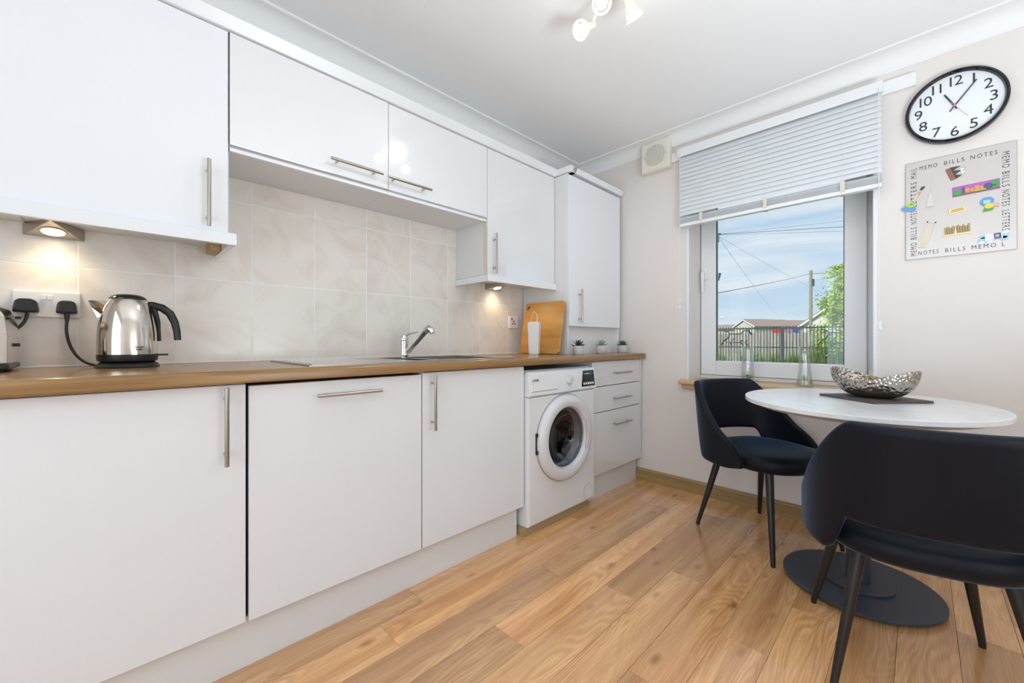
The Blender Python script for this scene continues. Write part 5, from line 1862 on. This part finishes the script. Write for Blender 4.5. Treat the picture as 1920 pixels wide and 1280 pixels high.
# houses
def house(label, c, yaw, L_, Wd, ez, rz, wallm, roofm, group=None):
    t = thing('house', label, 'house', (c[0], c[1], GZ), math.radians(yaw), group)
    bm = newbm()
    prism(bm, [(-L_ / 2, -Wd / 2, 0), (-L_ / 2, Wd / 2, 0), (-L_ / 2, Wd / 2, ez), (-L_ / 2, 0, rz), (-L_ / 2, -Wd / 2, ez)], (L_, 0, 0))
    obj('wall', bm, wallm, t, world=False)
    sl = (rz - ez) / (Wd / 2)
    for s in (-1, 1):
        bm = newbm()
        o_ = 0.35
        prism(bm, [(-L_ / 2 - 0.25, 0, rz + 0.02), (-L_ / 2 - 0.25, s * (Wd / 2 + o_), ez - o_ * sl + 0.02), (-L_ / 2 - 0.25, s * (Wd / 2 + o_), ez - o_ * sl + 0.20), (-L_ / 2 - 0.25, 0, rz + 0.22)], (L_ + 0.5, 0, 0))
        obj('roof_slope', bm, roofm, t, world=False)
        bm = newbm()
        prism(bm, [(-L_ / 2 - 0.33, 0, rz - 0.12), (-L_ / 2 - 0.33, s * (Wd / 2 + o_), ez - o_ * sl - 0.12), (-L_ / 2 - 0.33, s * (Wd / 2 + o_), ez - o_ * sl + 0.10), (-L_ / 2 - 0.33, 0, rz + 0.10)], (0.08, 0, 0))
        obj('bargeboard', bm, mo['barge'], t, world=False)
    return t
hs = 'brown roofed bungalows beyond the fence'
DX, DY_ = math.cos(math.radians(-38)), math.sin(math.radians(-38))
def bungalow(label, gx, gy, L_=5.2, Wd=6.4, ez=4.5, rz=5.94):
    return house(label, (gx + DX * L_ / 2, gy + DY_ * L_ / 2), -38, L_, Wd, ez, rz, mo['render'], mo['roof'], hs)
bungalow('brown roofed pale bungalow farthest left, gable towards the window', 92, 24.1)
bungalow('brown roofed bungalow second from the left beyond the fence', 102.6, 25.4, ez=4.8, rz=6.35)
bungalow('brown roofed bungalow third along, half behind its neighbour', 111.3, 24.9, ez=5.0, rz=6.6)
bungalow('brown roofed bungalow nearest the pale gabled house', 119.6, 24.1, 9.0, ez=5.2, rz=6.75)
house('low orange-brown roofed building at the far left skyline', (119, 37.5), -80, 12.0, 6.0, 4.6, 5.9, mo['render'], mo['roof'], hs)
gh = house('pale gabled house with grey roof behind the young tree', (54, 1.45), -4, 9.0, 10.2, 3.2, 7.15, mo['render2'], mo['roof2'])
bm = newbm(); box(bm, (-3.9, 2.75, 4.3), (-1.5, 3.7, 5.75), 0.03)
obj('dormer', bm, mo['roof2'], gh, world=False)
# poles and wires
pl = thing('utility_pole', 'wooden utility pole rising behind the gabled house', 'pole', (40, 4.63, GZ))
bm = newbm(); tube(bm, [(40, 4.63, GZ), (40, 4.60, 7.12)], [0.15, 0.11], 12)
obj('pole', bm, mo['pole'], pl, smooth=True)
bm = newbm(); box(bm, (39.86, 4.36, 5.75), (40.1, 4.50, 6.35), 0.02)
obj('fuse_box', bm, mo['wire'], pl)
p2 = thing('lamp_post', 'dark pole with lantern bracket at the left edge of the window view', 'pole', (9, 1.93, GZ))
bm = newbm(); tube(bm, [(9, 1.925, GZ), (9, 1.925, 4.6)], [0.05, 0.04], 10)
obj('pole', bm, mo['lantern'], p2, smooth=True)
bm = newbm()
prism(bm, [(8.95, 1.885, 2.72), (8.95, 1.835, 2.72), (8.95, 1.80, 2.86), (8.95, 1.885, 2.86)], (0.10, 0, 0), 0.005)
box(bm, (8.97, 1.84, 2.66), (9.03, 1.88, 2.72))
obj('lantern', bm, mo['lantern'], p2)
bm = newbm(); box(bm, (8.96, 1.80, 3.90), (9.02, 1.90, 3.94)); box(bm, (8.97, 1.85, 3.70), (9.03, 1.89, 3.88))
obj('bracket', bm, mo['lantern'], p2)
def wire(label, a, b, sag, r):
    a, b = Vector(a), Vector(b)
    bm = newbm()
    tube(bm, [a.lerp(b, i / 16) - Vector((0, 0, sag * 4 * (i / 16) * (1 - i / 16))) for i in range(17)], r, 5)
    tag(obj('overhead_wire', bm, mo['wire'], smooth='all'), label, 'wire', 'overhead wires')
wire('dark wire from the left pole up to the wooden pole', (9, 1.9, 2.32), (40, 4.60, 6.85), 0.05, 0.010)
wire('wire running right from the wooden pole top', (40, 4.60, 6.85), (40, -3.0, 6.35), 0.05, 0.016)
wire('upper straight wire crossing the top of the window view', (9, 1.9, 3.92), (9, -2.2, 3.42), 0.0, 0.006)
wire('second upper wire rising slightly to the right', (9, 1.9, 3.92), (9, -2.2, 3.62), 0.0, 0.003)
wire('third upper wire falling slightly to the right', (9, 1.9, 3.90), (9, -2.2, 3.28), 0.0, 0.003)
wire('thin stay wire falling steeply to the bungalows', (9, 1.88, 3.88), (60, 10.5, 3.6), 0.3, 0.004)
wire('thin service wire falling towards the gabled house', (9, 1.88, 3.88), (51.5, 3.6, 5.2), 0.2, 0.003)
# washing on a line
wl = thing('clothes_line', 'washing line between short posts behind the timber fence', 'clothes line', (14.9, 1.6, GZ))
bm = newbm(); tube(bm, [(14.9, 2.75, 1.46), (14.9, 1.6, 1.455), (14.9, 0.6, 1.47)], 0.004, 5)
obj('line', bm, mo['wire'], wl, smooth='all')
for y_ in (2.75, 0.6):
    bm = newbm(); tube(bm, [(14.9, y_, GZ), (14.9, y_, 1.48)], 0.02, 8)
    obj('post', bm, mo['pole'], wl, smooth=True)
def cloth(label, y0, y1, z0, z1, m):
    bm = newbm()
    n = 10
    A = []; B = []
    for i in range(n + 1):
        y_ = y0 + (y1 - y0) * i / n
        A.append(bm.verts.new((14.9 + 0.015 * math.sin(i * 1.7), y_, z0))); B.append(bm.verts.new((14.9, y_, z1)))
    for i in range(n):
        bm.faces.new((A[i], A[i + 1], B[i + 1], B[i]))
    o = obj('laundry', bm, m)
    md = o.modifiers.new('thickness', 'SOLIDIFY'); md.thickness = 0.006
    tag(o, label, 'cloth', 'washing on the line')
cloth('wide red cloth hanging on the washing line', 1.53, 1.90, 1.18, 1.455, mo['redcloth'])
cloth('grey and pink cloth hanging between the red and blue cloths', 1.30, 1.42, 1.2, 1.455, mo['greycloth'])
cloth('blue cloth hanging on the washing line', 1.08, 1.23, 1.18, 1.46, mo['bluecloth'])
